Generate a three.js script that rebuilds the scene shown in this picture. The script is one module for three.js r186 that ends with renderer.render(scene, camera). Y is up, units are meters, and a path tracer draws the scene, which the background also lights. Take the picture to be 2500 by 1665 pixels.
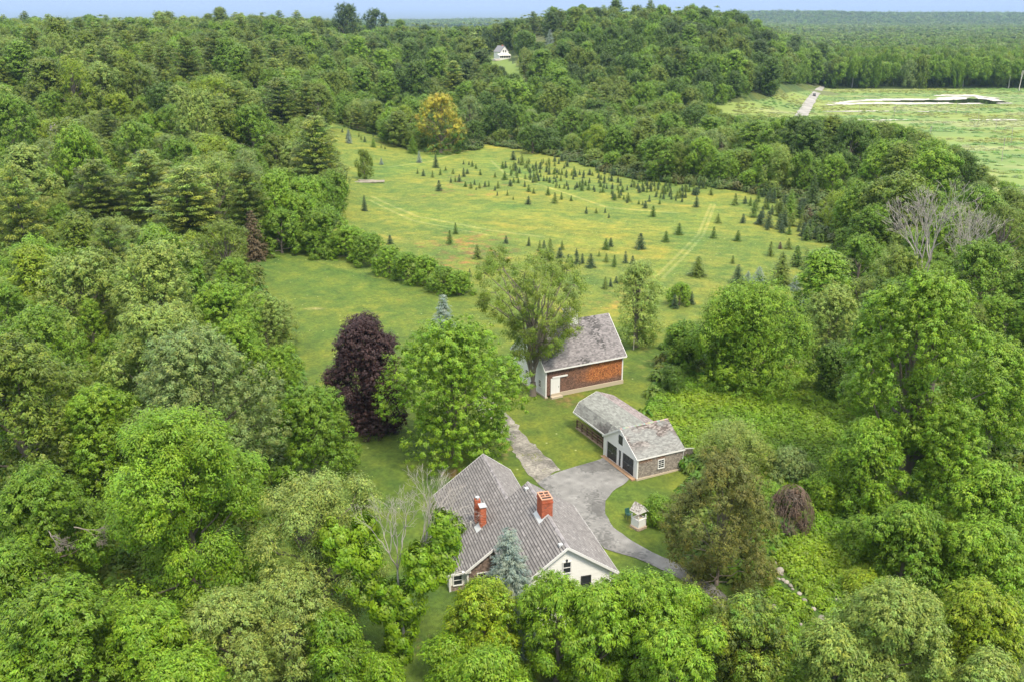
import * as THREE from 'three';
import { mergeGeometries } from 'three/addons/utils/BufferGeometryUtils.js';
import { TessellateModifier } from 'three/addons/modifiers/TessellateModifier.js';
import { RoundedBoxGeometry } from 'three/addons/geometries/RoundedBoxGeometry.js';

// ------------------------------------------------------------------ camera, sky, sun, exposure
const F = 2300, HORIZON = 42, EYE = 48;                       // focal length and horizon row for a picture 2500 x 1665
const PITCH = Math.atan((832.5 - HORIZON) / F);
const scene = new THREE.Scene();
const camera = new THREE.PerspectiveCamera(2 * Math.atan(832.5 / F) * 180 / Math.PI, 2500 / 1665, 1, 20000);
camera.position.set(0, EYE, 0); camera.rotation.x = -PITCH;
scene.add(camera);
const renderer = new THREE.WebGLRenderer({ antialias: true });
renderer.setSize(1024, 681);
renderer.toneMapping = THREE.LinearToneMapping;
renderer.toneMappingExposure = 2.0;
renderer.shadowMap.enabled = true;
{ // bright hazy overcast: pale blue low down, white overhead
  const w = 64, h = 256, a = new Float32Array(w * h * 4);
  for (let y = 0; y < h; y++) {
    const el = (y + 0.5) / h * 180 - 90, t = THREE.MathUtils.smoothstep(el, 1, 50), low = THREE.MathUtils.smoothstep(el, 0, 9);
    const c = el < 0 ? [0.16, 0.19, 0.12] : [0.28 - 0.06 * low + 0.90 * t, 0.36 - 0.04 * low + 0.81 * t, 0.51 + 0.01 * low + 0.60 * t];
    for (let x = 0; x < w; x++) a.set([...c, 1], (y * w + x) * 4);
  }
  const t = new THREE.DataTexture(a, w, h, THREE.RGBAFormat, THREE.FloatType);
  t.mapping = THREE.EquirectangularReflectionMapping; t.magFilter = t.minFilter = THREE.LinearFilter; t.needsUpdate = true;
  scene.background = t; scene.environment = t;
}
const sun = new THREE.DirectionalLight(0xfff1d8, 2.6);
sun.position.set(110, 300, 30); sun.target.position.set(0, 0, -120); scene.add(sun, sun.target);
sun.castShadow = true; sun.shadow.radius = 24; sun.shadow.mapSize.set(4096, 4096);
Object.assign(sun.shadow.camera, { left: -300, right: 300, top: 300, bottom: -300, near: 1, far: 900 });
scene.fog = new THREE.FogExp2(new THREE.Color(0.45, 0.66, 1.0), 0.00006);

// ------------------------------------------------------------------ small tools
const rng = (s) => () => { s = (s + 0x6d2b79f5) | 0; let t = Math.imul(s ^ (s >>> 15), 1 | s); t = (t + Math.imul(t ^ (t >>> 7), 61 | t)) ^ t; return ((t ^ (t >>> 14)) >>> 0) / 4294967296; };
const R0 = rng(7);
const hash = (x, y) => { let h = Math.imul(x, 374761393) + Math.imul(y, 668265263); h = Math.imul(h ^ (h >>> 13), 1274126177); return ((h ^ (h >>> 16)) >>> 0) / 4294967296; };
function vnoise(x, y) { const xi = Math.floor(x), yi = Math.floor(y), fx = x - xi, fy = y - yi, u = fx * fx * (3 - 2 * fx), v = fy * fy * (3 - 2 * fy); return (hash(xi, yi) * (1 - u) + hash(xi + 1, yi) * u) * (1 - v) + (hash(xi, yi + 1) * (1 - u) + hash(xi + 1, yi + 1) * u) * v; }
const fbm = (x, y, n = 4) => { let s = 0, a = 0.5, t = 0; for (let i = 0; i < n; i++) { s += a * vnoise(x, y); t += a; a *= 0.5; x = x * 2.03 + 17.1; y = y * 2.03 + 9.7; } return s / t; };
const sm = THREE.MathUtils.smoothstep, lerp = THREE.MathUtils.lerp, clamp = THREE.MathUtils.clamp;
const V = (x, y, z) => new THREE.Vector3(x, y, z);
const rgb = (r, g, b) => new THREE.Color().setRGB(r, g, b);
const inPoly = (p, x, y) => { let c = false; for (let i = 0, j = p.length - 1; i < p.length; j = i++) { const [xi, yi] = p[i], [xj, yj] = p[j]; if (yi > y !== yj > y && x < (xj - xi) * (y - yi) / (yj - yi) + xi) c = !c; } return c; };
const taken = new Map();
function numbered(n) { const k = taken.get(n) || 0; taken.set(n, k + 1); return k ? n + '_' + String(k).padStart(3, '0') : n; }
function tag(o, label, category, group) { Object.assign(o.userData, { label, category }); if (group) o.userData.group = group; return o; }
function put(o, name) { o.name = numbered(name); scene.add(o); return o; }
function thing(name, label, category, p = [0, 0, 0], turn = 0, group) { const g = put(new THREE.Group(), name); g.position.set(...p); g.rotation.y = turn; return tag(g, label, category, group); }
function shadowed(m) { m.castShadow = m.receiveShadow = true; return m; }
function part(parent, name, geo, mat, kind) { const m = shadowed(new THREE.Mesh(Array.isArray(geo) ? merge(geo) : geo, mat)); m.name = name; parent.add(m); if (kind) m.userData.kind = kind; return m; }
function structure(name, geo, mat) { const m = shadowed(new THREE.Mesh(geo, mat)); put(m, name); m.userData.kind = 'structure'; return m; }
const flat = (g) => { g = g.index ? g.toNonIndexed() : g; for (const k of Object.keys(g.attributes)) if (!['position', 'normal', 'uv', 'color'].includes(k)) g.deleteAttribute(k); return g; };
function merge(list) { const gs = list.map(flat), all = ['normal', 'uv', 'color'].filter((k) => gs.every((g) => g.attributes[k])); for (const g of gs) for (const k of ['normal', 'uv', 'color']) if (!all.includes(k)) g.deleteAttribute(k); const m = mergeGeometries(gs); if (!m.attributes.normal) m.computeVertexNormals(); return m; }
function box(w, h, d, x = 0, y = 0, z = 0) { const g = new THREE.BoxGeometry(w, h, d); g.translate(x, y, z); return g; }           // centred in x and z, standing on y
const bx = (x0, x1, y0, y1, z0, z1) => box(x1 - x0, y1 - y0, z1 - z0, (x0 + x1) / 2, (y0 + y1) / 2, (z0 + z1) / 2);
const std = (c, o = {}) => new THREE.MeshStandardMaterial({ color: Array.isArray(c) ? rgb(...c) : c, roughness: 0.85, ...o });
// collects triangles with a colour each
class Soup {
  constructor() { this.p = []; this.c = []; }
  tri(a, b, c, col) { this.p.push(a.x, a.y, a.z, b.x, b.y, b.z, c.x, c.y, c.z); for (let i = 0; i < 3; i++) this.c.push(col[0], col[1], col[2]); }
  quad(a, b, c, d, col) { this.tri(a, b, c, col); this.tri(a, c, d, col); }
  get n() { return this.p.length / 9; }
  build(smooth) { const g = new THREE.BufferGeometry(); g.setAttribute('position', new THREE.BufferAttribute(new Float32Array(this.p), 3)); g.setAttribute('color', new THREE.BufferAttribute(new Float32Array(this.c), 3)); g.computeVertexNormals(); return g; }
}

// ------------------------------------------------------------------ the lie of the land (d = metres ahead of the camera)
function land(x, d) {
  const b = x / Math.max(d, 40);
  let h = -1.25 * sm(-d, -100, -64) - 0.6 * sm(-d, -62, -30);
  h += 19.5 * sm(d, 130, 470) * sm(-b, 0.13, 0.36);                                              // wooded rise on the left
  h += 4 * sm(d, 250, 400) * sm(-b, 0.02, 0.2);                                                // field tilts up to the left
  const c = b - 0.075;
  h += (26 * sm(d, 440, 640) + 10 * sm(d, 640, 800)) * (b < 0.075 ? lerp(0.52, 1, Math.exp(-c * c / 0.006)) : sm(-b, -0.335, -0.19)) * sm(b, -0.36, -0.2);
  h += 24 * sm(d, 520, 760) * sm(-b, 0.2, 0.36) * 0.12;
  h *= 1 - sm(d, 1100, 1900) * 0.75;
  h += sm(d, 4200, 5600) * (8 + 20 * fbm(x / 900 + 3, 5, 3) + 36 * sm(b, 0.12, 0.26) + 6 * sm(b, 0.3, 0.5)) * (1 - 0.3 * sm(d, 5600, 7500));
  h += sm(d, 160, 400) * (fbm(x / 60, d / 60, 2) - 0.5) * 3 * sm(Math.abs(b - 0.42), 0.16, 0.3);
  return h;
}
const cosP = Math.cos(PITCH), sinP = Math.sin(PITCH);
const rayTo = (X, Y) => { const x = (X - 1250) / F, y = -(Y - 832.5) / F; return V(x, y * cosP - sinP, cosP + y * sinP); };       // z component = ahead
function ground(X, Y, lift = 0) {                              // where the sight line through a picture point meets the land
  const r = rayTo(X, Y); let a = 20, b = 20;
  for (let t = 20; t < 9000; t *= 1.01) { b = t; if (EYE + r.y * t <= land(r.x * t, r.z * t) + lift) break; a = t; }
  for (let i = 0; i < 30; i++) { const m = (a + b) / 2; if (EYE + r.y * m <= land(r.x * m, r.z * m) + lift) b = m; else a = m; }
  return [r.x * b, r.z * b];
}
const K = 2500 / 2354.5;                                       // overview coordinates -> picture coordinates
const gO = (x, y, lift) => ground(x * K, y * K, lift);
function seen(x, y, d) { const yy = y - EYE, zc = -sinP * yy + cosP * d, yc = cosP * yy + sinP * d; return [(1250 + F * x / zc) / K, (832.5 - F * yc / zc) / K, zc]; }   // world -> overview coordinates
const polyG = (list) => list.map(([x, y]) => gO(x, y));

// outlines of the open ground, walked on the ground
const fieldP = polyG([[755, 281], [850, 308], [905, 333], [945, 350], [1060, 352], [1073, 317], [1110, 328], [1240, 345], [1420, 398], [1500, 413], [1620, 423], [1710, 436], [1900, 470], [1915, 560], [1900, 650], [1830, 700], [1600, 760], [1530, 800], [1440, 745], [1300, 720], [1085, 668], [860, 640], [640, 574], [760, 540], [795, 470], [765, 400], [740, 320]]);
const lawnP = polyG([[585, 580], [640, 574], [860, 640], [1085, 668], [1300, 720], [1440, 745], [1535, 800], [1500, 905], [1480, 965], [1560, 1060], [1600, 1100], [1560, 1180], [1620, 1330], [1720, 1400], [1600, 1480], [1400, 1560], [1000, 1568], [740, 1568], [600, 1300], [640, 1080], [690, 880], [610, 690]]);
const marshP = polyG([[1650, 243], [1760, 230], [1890, 206], [1900, 203], [2354, 204], [2520, 206], [2700, 620], [2420, 600], [2290, 470], [2200, 370], [2080, 320], [1850, 290], [1640, 300], [1600, 262]]);
const driveP = polyG([[1690, 1420], [1600, 1352], [1540, 1318], [1462, 1284], [1392, 1262], [1372, 1240], [1320, 1190], [1270, 1140], [1234, 1110], [1262, 1094], [1310, 1077], [1380, 1057], [1398, 1045], [1452, 1095], [1440, 1110], [1408, 1130], [1392, 1152], [1392, 1182], [1412, 1213], [1440, 1236], [1500, 1270], [1560, 1298], [1640, 1345], [1700, 1396]]);
const gravelP = polyG([[1234, 1110], [1215, 1090], [1190, 1050], [1165, 1010], [1120, 965], [1080, 925], [1110, 905], [1150, 935], [1195, 985], [1245, 1040], [1290, 1080], [1262, 1094]]);
const roadP = polyG([[1818, 279], [1825, 272], [1850, 236], [1876, 206], [1890, 197], [1899, 198], [1894, 206], [1876, 234], [1856, 272], [1851, 279]]);
const waterP = polyG([[2030, 233.4], [2100, 231.5], [2160, 229.5], [2230, 226.5], [2285, 230], [2328, 237], [2300, 239.5], [2240, 240], [2215, 237.5], [2160, 236], [2080, 235]]);
const pondP = polyG([[1897, 239], [1940, 233], [2000, 227], [2150, 227], [2140, 222], [2160, 218], [2240, 217], [2290, 224], [2335, 238], [2330, 241], [2270, 240], [2200, 241], [2050, 239], [1960, 237], [1890, 241]]);
const meadowP = polyG([[1010, 136], [1120, 134], [1160, 132], [1210, 180], [1210, 195], [1130, 195], [1100, 150], [1080, 160], [1000, 150]]);

// ------------------------------------------------------------------ ground colour, seen from straight above
const MX0 = -170, MX1 = 210, MD0 = 20, MD1 = 470;              // the near map
function groundMap() {
  const N = 2048, cv = document.createElement('canvas'); cv.width = cv.height = N;
  const g = cv.getContext('2d'), X = (x) => (x - MX0) / (MX1 - MX0) * N, Y = (d) => (MD1 - d) / (MD1 - MD0) * N;
  const path = (p, close = true) => { g.beginPath(); p.forEach(([x, d], i) => g[i ? 'lineTo' : 'moveTo'](X(x), Y(d))); if (close) g.closePath(); };
  const css = (r, gg, b, a = 1) => { const s = new THREE.Color().setRGB(r, gg, b).convertLinearToSRGB(); return `rgba(${Math.round(s.r * 255)},${Math.round(s.g * 255)},${Math.round(s.b * 255)},${a})`; };
  g.fillStyle = css(0.065, 0.095, 0.016); g.fillRect(0, 0, N, N);
  path(polyG([[1480, 960], [1535, 800], [1900, 840], [2000, 1100], [1960, 1340], [1900, 1568], [1780, 1568], [1720, 1400], [1620, 1330], [1560, 1180], [1600, 1100]])); g.fillStyle = css(0.08, 0.14, 0.012); g.fill();
  path(fieldP); g.fillStyle = css(0.130, 0.172, 0.020); g.fill();
  path(lawnP); g.fillStyle = css(0.086, 0.138, 0.013); g.fill();
  const stroke = (pts, w, col) => { path(polyG(pts), false); g.lineWidth = w / (MX1 - MX0) * N; g.strokeStyle = col; g.lineJoin = g.lineCap = 'round'; g.stroke(); };
  const blot = (x, y, r, col, sq = 0.5) => { const [a, b] = gO(x, y), [c] = gO(x + r, y); const q = Math.abs(X(c) - X(a)); g.save(); g.translate(X(a), Y(b)); g.scale(1, 1 / 1.1); const gr = g.createRadialGradient(0, 0, 0, 0, 0, q); gr.addColorStop(0, col); gr.addColorStop(1, col.replace(/[\d.]+\)$/, '0)')); g.fillStyle = gr; g.beginPath(); g.arc(0, 0, q, 0, 7); g.fill(); g.restore(); };
  // mown green lanes through the field
  const green = css(0.125, 0.180, 0.021, 0.75), pale = css(0.23, 0.25, 0.065, 0.75);
  stroke([[880, 400], [960, 380], [1080, 340]], 9, green); stroke([[1080, 330], [1120, 375], [1200, 400], [1380, 470], [1560, 500], [1650, 500]], 8, green);
  stroke([[860, 460], [980, 500], [1200, 545], [1400, 560]], 8, green); stroke([[960, 500], [1150, 480], [1400, 520], [1560, 530]], 14, css(0.14, 0.19, 0.021, 0.6));
  stroke([[1640, 470], [1610, 540], [1560, 590], [1510, 640], [1470, 730]], 5.5, green);
  for (const dx of [-9, 9]) stroke([[1640 + dx * 0.5, 470], [1612 + dx * 0.7, 540], [1560 + dx, 595], [1515 + dx, 640]], 0.7, pale);
  stroke([[855, 452], [960, 498], [1130, 530], [1250, 545]], 1.1, pale); stroke([[850, 460], [950, 508], [1120, 540]], 0.9, pale);
  stroke([[1130, 370], [1160, 398], [1400, 478], [1560, 490]], 1.0, pale); stroke([[890, 385], [990, 372], [1080, 345]], 1.0, pale);
  for (let i = 0; i < 34; i++) { const o = i * 9 - 60, w = 0.5 + 1.6 * hash(i, 3); stroke([[860 + 40 * hash(i, 4), 420 + o * 0.62], [1180, 452 + o * 0.72], [1480, 480 + o * 0.8], [1700, 492 + o * 0.86]], w, hash(i, 5) < 0.5 ? css(0.115, 0.15, 0.018, 0.28) : css(0.205, 0.21, 0.04, 0.28)); }
  for (let i = 0; i < 9; i++) stroke([[1180 + i * 8, 470 + i * 6], [1350, 490 + i * 7], [1500 + i * 8, 515 + i * 6]], 0.35, css(0.09, 0.13, 0.015, 0.5));
  for (let i = 0; i < 26; i++) stroke([[560 + i * 24, 560], [690 + i * 22, 760], [860 + i * 20, 1060]], 0.8, i % 2 ? css(0.115, 0.165, 0.016, 0.22) : css(0.08, 0.125, 0.012, 0.22));
  const rd = rng(5);
  const red = css(0.25, 0.11, 0.04, 0.5), gold = css(0.19, 0.185, 0.025, 0.2);
  for (const [x, y, w, h, n, c] of [[1080, 560, 150, 35, 90, red], [980, 545, 90, 40, 40, gold], [1130, 590, 120, 30, 60, red], [1040, 600, 80, 25, 40, red], [1240, 600, 60, 20, 25, gold], [1400, 560, 140, 60, 50, gold], [1500, 480, 60, 60, 14, gold], [1600, 480, 70, 40, 30, gold], [1700, 560, 120, 100, 60, gold], [1560, 690, 80, 50, 40, gold], [1420, 690, 80, 50, 40, css(0.33, 0.2, 0.05, 0.4)], [1060, 430, 120, 30, 26, red], [850, 350, 60, 30, 18, gold], [1240, 440, 240, 40, 30, gold], [1570, 400, 60, 20, 20, gold]])
    for (let i = 0; i < n; i++) blot(x + (rd() + rd() - 1) * w, y + (rd() + rd() - 1) * h, 4 + rd() * 12, c);
  for (const [x, y, w, h, n, c] of [[850, 700, 160, 60, 40, css(0.2, 0.22, 0.04, 0.35)], [720, 710, 30, 3, 14, css(0.3, 0.27, 0.12, 0.3)], [1480, 820, 60, 60, 30, css(0.3, 0.25, 0.07, 0.4)], [1300, 920, 60, 18, 40, css(0.17, 0.12, 0.05, 0.5)], [1460, 1200, 60, 30, 20, css(0.26, 0.22, 0.05, 0.4)], [1170, 1020, 20, 40, 26, css(0.36, 0.26, 0.11, 0.6)], [1230, 1120, 30, 30, 10, css(0.2, 0.18, 0.06, 0.4)], [1050, 1090, 40, 14, 30, css(0.22, 0.14, 0.06, 0.5)], [900, 1500, 100, 60, 60, css(0.16, 0.11, 0.04, 0.5)], [760, 820, 60, 60, 20, css(0.22, 0.24, 0.04, 0.4)]])
    for (let i = 0; i < n; i++) blot(x + (rd() + rd() - 1) * w, y + (rd() + rd() - 1) * h, 4 + rd() * 10, c);
  const im = g.getImageData(0, 0, N, N), D = im.data, out = new Uint8Array(N * N * 4);
  for (let j = 0; j < N; j++) for (let i = 0; i < N; i++) {
    const x = MX0 + i / N * (MX1 - MX0), d = MD1 - j / N * (MD1 - MD0), o = (j * N + i) * 4, q = ((N - 1 - j) * N + i) * 4;
    const big = fbm(x / 14, d / 14, 3), mid = fbm(x / 2.2 + 50, d / 2.2, 2), fine = hash(i, j), tuft = vnoise(x * 2.6, d * 2.6);
    const k = 0.42 + 0.28 * big + 0.38 * mid + 0.3 * fine + 0.3 * tuft, warm = (big - 0.5) * 0.26 + (mid - 0.5) * 0.2;
    out[q] = clamp(D[o] * Math.pow(k, 0.8) * (1 + warm), 0, 255); out[q + 1] = clamp(D[o + 1] * Math.pow(k, 0.7), 0, 255); out[q + 2] = clamp(D[o + 2] * k * (1 - warm * 0.6), 0, 255); out[q + 3] = 255;
    if (fine > 0.9992 && D[o + 1] > 90) { out[q] = 190; out[q + 1] = 195; out[q + 2] = 150; }                          // clover and daisies
  }
  const t = new THREE.DataTexture(out, N, N); t.anisotropy = 8; t.colorSpace = THREE.SRGBColorSpace; t.magFilter = THREE.LinearFilter; t.minFilter = THREE.LinearMipmapLinearFilter; t.generateMipmaps = true; t.needsUpdate = true; return t;
}
function tile(N, f, color = true) {                           // a repeating texture from a function of (u, v) in 0..1 giving [r, g, b] 0..1
  const a = new Uint8Array(N * N * 4);
  for (let j = 0; j < N; j++) for (let i = 0; i < N; i++) { const c = f(i / N, j / N, i, j); for (let k = 0; k < 3; k++) a[(j * N + i) * 4 + k] = clamp(c[k] * 255, 0, 255); a[(j * N + i) * 4 + 3] = 255; }
  const t = new THREE.DataTexture(a, N, N); t.wrapS = t.wrapT = THREE.RepeatWrapping; t.magFilter = THREE.LinearFilter; t.minFilter = THREE.LinearMipmapLinearFilter; t.generateMipmaps = true; if (color) t.colorSpace = THREE.SRGBColorSpace; t.needsUpdate = true; return t;
}
const pn = (u, v, f) => { const x = u * f, y = v * f, xi = Math.floor(x), yi = Math.floor(y), a = x - xi, b = y - yi, s = a * a * (3 - 2 * a), t = b * b * (3 - 2 * b), m = (n) => ((n % f) + f) % f, h = (i, j) => hash(m(i) + f * 7, m(j)); return (h(xi, yi) * (1 - s) + h(xi + 1, yi) * s) * (1 - t) + (h(xi, yi + 1) * (1 - s) + h(xi + 1, yi + 1) * s) * t; };
const grain = tile(256, (u, v, i, j) => { const n = 0.5 * hash(i, j) + 0.3 * pn(u, v, 64) + 0.2 * pn(u, v, 16); return [n, n, n]; }, false);
const nearMat = new THREE.MeshStandardMaterial({ map: groundMap(), roughness: 1, bumpMap: grain, bumpScale: 0.12 });
{ const b = grain.clone(); b.repeat.set(140, 160); b.needsUpdate = true; nearMat.bumpMap = b; }
// far map: marsh and open ground beyond
const WX0 = 40, WX1 = 640, WD0 = 300, WD1 = 760;
const marshMat = new THREE.MeshStandardMaterial({ roughness: 1, map: (() => {
  const N = 1024, a = new Uint8Array(N * N * 4), c = new THREE.Color();
  for (let j = 0; j < N; j++) for (let i = 0; i < N; i++) {
    const x = WX0 + i / N * (WX1 - WX0), d = WD0 + j / N * (WD1 - WD0), b = fbm(x / 60, d / 22, 4), m = fbm(x / 9 + 40, d / 7, 3), f = hash(i, j);
    let t = sm(b, 0.38, 0.62); const r = [lerp(0.135, 0.165, t), lerp(0.200, 0.215, t), lerp(0.050, 0.044, t)];
    const reed = sm(fbm(x / 45 + 90, d / 16 + 20, 3), 0.58, 0.72); for (let k = 0; k < 3; k++) r[k] = lerp(r[k], [0.3, 0.29, 0.14][k], reed * 0.4) * (0.78 + 0.34 * m + 0.12 * f);
    c.setRGB(...r).convertLinearToSRGB(); a.set([c.r * 255, c.g * 255, c.b * 255, 255], (j * N + i) * 4);
  }
  const t = new THREE.DataTexture(a, N, N); t.colorSpace = THREE.SRGBColorSpace; t.magFilter = THREE.LinearFilter; t.needsUpdate = true; return t;
})() });
const woodFloor = std([0.105, 0.125, 0.045], { roughness: 1 }), hillMeadow = std([0.12, 0.18, 0.03], { roughness: 1 });
{ // one grid of land, shared out between lawn, field, marsh and wood floor
  const S = 2.5, x0 = -250, nx = 276, d0 = 16, nd = 306, P = {}, kinds = ['lawn', 'field', 'marsh', 'hill_meadow', 'ground'];
  for (const k of kinds) P[k] = [];
  const pt = (i, j) => { const x = x0 + i * S, d = d0 + j * S; return [x, land(x, d), -d]; };
  for (let j = 0; j < nd; j++) for (let i = 0; i < nx; i++) {
    const x = x0 + (i + 0.5) * S, d = d0 + (j + 0.5) * S;
    if (Math.abs(x) > 0.75 * d + 60) continue;
    const k = inPoly(lawnP, x, d) ? 'lawn' : inPoly(fieldP, x, d) ? 'field' : inPoly(marshP, x, d) ? 'marsh' : inPoly(meadowP, x, d) ? 'hill_meadow' : 'ground';
    const a = pt(i, j), b = pt(i + 1, j), c = pt(i + 1, j + 1), e = pt(i, j + 1); P[k].push(...a, ...b, ...c, ...a, ...c, ...e);
  }
  for (const k of kinds) {
    const g = new THREE.BufferGeometry(), p = new Float32Array(P[k]), uv = new Float32Array(p.length / 3 * 2), m = k === 'marsh';
    for (let i = 0; i < p.length / 3; i++) { const x = p[i * 3], d = -p[i * 3 + 2]; uv[i * 2] = m ? (x - WX0) / (WX1 - WX0) : (x - MX0) / (MX1 - MX0); uv[i * 2 + 1] = m ? (d - WD0) / (WD1 - WD0) : (d - MD0) / (MD1 - MD0); }
    g.setAttribute('position', new THREE.BufferAttribute(p, 3)); g.setAttribute('uv', new THREE.BufferAttribute(uv, 2)); g.computeVertexNormals();
    structure(k, g, m ? marshMat : k === 'hill_meadow' ? hillMeadow : nearMat);
  }
  const far = [], C = 60;
  for (let d = -200; d < 9000; d += C) for (let x = -5400; x < 5400; x += C) {
    if (Math.abs(x) > 0.7 * d + 500) continue;
    const q = (xx, dd) => [xx, land(xx, dd) - (dd < 800 && Math.abs(xx) < 480 ? 3 : 0), -dd];
    const a = q(x, d), b = q(x + C, d), c = q(x + C, d + C), e = q(x, d + C); far.push(...a, ...b, ...c, ...a, ...c, ...e);
  }
  const g = new THREE.BufferGeometry(); g.setAttribute('position', new THREE.BufferAttribute(new Float32Array(far), 3)); g.computeVertexNormals();
  structure('hills', g, woodFloor);
}
function sheet(poly, lift, edge = 1.6) {                        // a sheet of any outline laid on the land, uv in metres
  let g = new THREE.ShapeGeometry(new THREE.Shape(poly.map(([x, d]) => new THREE.Vector2(x, d))));
  g = new TessellateModifier(edge, 7).modify(g.toNonIndexed());
  const p = g.attributes.position, uv = new Float32Array(p.count * 2);
  for (let i = 0; i < p.count; i++) { const x = p.getX(i), d = p.getY(i); uv[i * 2] = x; uv[i * 2 + 1] = d; p.setXYZ(i, x, land(x, d) + lift, -d); }
  g.setAttribute('uv', new THREE.BufferAttribute(uv, 2)); g.computeVertexNormals(); return g;
}
function soften(p, step, wob, seed = 1) {                       // finer outline with a slightly ragged edge
  const o = []; p.forEach(([x, d], i) => { const [a, b] = p[(i + 1) % p.length], n = Math.max(1, Math.ceil(Math.hypot(a - x, b - d) / step)); for (let k = 0; k < n; k++) { const t = k / n, xx = lerp(x, a, t), dd = lerp(d, b, t); o.push([xx + (fbm(xx / step + seed, dd / step, 2) - 0.5) * wob, dd + (fbm(xx / step, dd / step + 30 + seed, 2) - 0.5) * wob]); } }); return o;
}
const asphalt = tile(1024, (u, v, i, j) => {
  const a = pn(u, v, 6), b = pn(u, v, 24), c = pn(u, v, 90), f = hash(i, j), crack = false;
  const dark = sm(0.55 * a + 0.3 * b + 0.25 * c, 0.52, 0.75); let k = 0.46 + 0.1 * (b - 0.5) + 0.1 * (f - 0.5) - 0.12 * dark - (pn(u, v, 180) > 0.9 ? 0.06 : 0) + 0.05 * (pn(u, v, 40) - 0.5); if (crack) k = dark > 0.3 ? k + 0.18 : k - 0.16; return [k, k * 0.995, k * 0.99];
}); asphalt.repeat.set(1 / 18, 1 / 18);
structure('driveway', sheet(soften(driveP, 1, 0.25), 0.05), new THREE.MeshStandardMaterial({ map: asphalt, roughness: 0.9 }));
const gravelT = tile(512, (u, v, i, j) => { const k = 0.46 + 0.2 * (hash(i, j) - 0.5) + 0.2 * (pn(u, v, 10) - 0.5) + 0.15 * (pn(u, v, 50) - 0.5), g = 0.7 * sm(pn(u, v, 7) * 0.6 + 0.5 * pn(u, v, 60), 0.72, 0.95); return [lerp(k * 1.03, 0.38, g), lerp(k, 0.40, g), lerp(k * 0.95, 0.2, g)]; }); gravelT.repeat.set(1 / 9, 1 / 9);
structure('gravel_path', sheet(soften(gravelP, 0.8, 0.8, 4), 0.03), new THREE.MeshStandardMaterial({ map: gravelT, roughness: 1, bumpMap: grain, bumpScale: 0.02 }));
const roadT = tile(256, (u, v, i, j) => { const k = 0.54 + 0.06 * (hash(i, j) - 0.5) + 0.12 * (pn(u, v, 6) - 0.5); return [k, k * 0.985, k * 0.96]; }); roadT.repeat.set(1 / 16, 1 / 16);
structure('road', sheet(soften(roadP, 5, 1.2), 0.35, 8), new THREE.MeshStandardMaterial({ map: roadT, roughness: 1 }));
structure('pond_water', sheet(soften(waterP, 3, 6, 2), 0.12, 25), new THREE.MeshPhysicalMaterial({ color: rgb(0.015, 0.018, 0.016), roughness: 0.06 }));
{ // pale mats of duckweed on the pond
  const mat = std([0.40, 0.385, 0.35], { roughness: 0.9 }), mats = [ [[2148, 226], [2190, 222.5], [2232, 224], [2215, 229], [2180, 231.5], [2150, 231]], [[2240, 222], [2292, 228], [2312, 233], [2285, 233], [2250, 227]], 
    [[1905, 238], [1945, 233.5], [2000, 228.5], [2070, 227.5], [2140, 228], [2155, 230.5], [2060, 232], [1990, 233], [1950, 236]], [[1892, 241], [1925, 237], [1990, 236], [2080, 236.5], [2180, 236], [2200, 240], [2100, 241], [2000, 240]],
    [[2145, 221], [2165, 218.5], [2240, 218], [2290, 225], [2300, 229], [2250, 222.5], [2190, 221.5]], [[2210, 241], [2190, 239], [2250, 237.5], [2270, 240]], [[2290, 238], [2320, 237], [2334, 239.5]]];
  const gs = mats.map((m, i) => sheet(soften(polyG(m), 2.5, 8, i * 9), 0.2, 25));
  const o = shadowed(new THREE.Mesh(merge(gs), mat)); put(o, 'duckweed'); tag(o, 'pale grey mats of floating weed on the marsh pond', 'water weed'); o.userData.kind = 'stuff';
  const strips = [[[1895, 256], [1990, 255], [2100, 256.5], [2000, 257.5], [1900, 257.5]], [[2095, 257], [2160, 256], [2185, 257], [2120, 258]], [[1960, 276], [2090, 275], [2100, 277], [1980, 278]], [[2230, 276], [2330, 274.5], [2345, 277], [2260, 278]]].map((m, i) => sheet(soften(polyG(m), 3, 3, i * 5), 0.2, 25));
  structure('pond_channel', merge(strips), std([0.36, 0.35, 0.30], { roughness: 0.9 }));
}
// ------------------------------------------------------------------ buildings
const VC = (o = {}) => new THREE.MeshStandardMaterial({ vertexColors: true, roughness: 0.9, ...o });
const shingleMat = VC({ roughness: 0.92 }), brickMat = VC({ roughness: 0.9 }), boardMat = VC({ roughness: 0.6 });
const white = std([0.64, 0.64, 0.645], { roughness: 0.55 }), whiteOld = std([0.7, 0.69, 0.66], { roughness: 0.7 }), blackPaint = std([0.035, 0.037, 0.04], { roughness: 0.5 }), metal = std([0.55, 0.56, 0.57], { roughness: 0.4, metalness: 0.7 }), lead = std([0.42, 0.44, 0.46], { roughness: 0.5 });
const concrete = std([0.40, 0.34, 0.26], { roughness: 1, bumpMap: grain, bumpScale: 0.01 }), darkWood = std([0.10, 0.055, 0.035]), brownWall = std([0.12, 0.05, 0.03]);
const glass = new THREE.MeshPhysicalMaterial({ color: rgb(0.03, 0.035, 0.04), roughness: 0.05 });
const mix3 = (a, b, t) => [lerp(a[0], b[0], t), lerp(a[1], b[1], t), lerp(a[2], b[2], t)];
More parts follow.
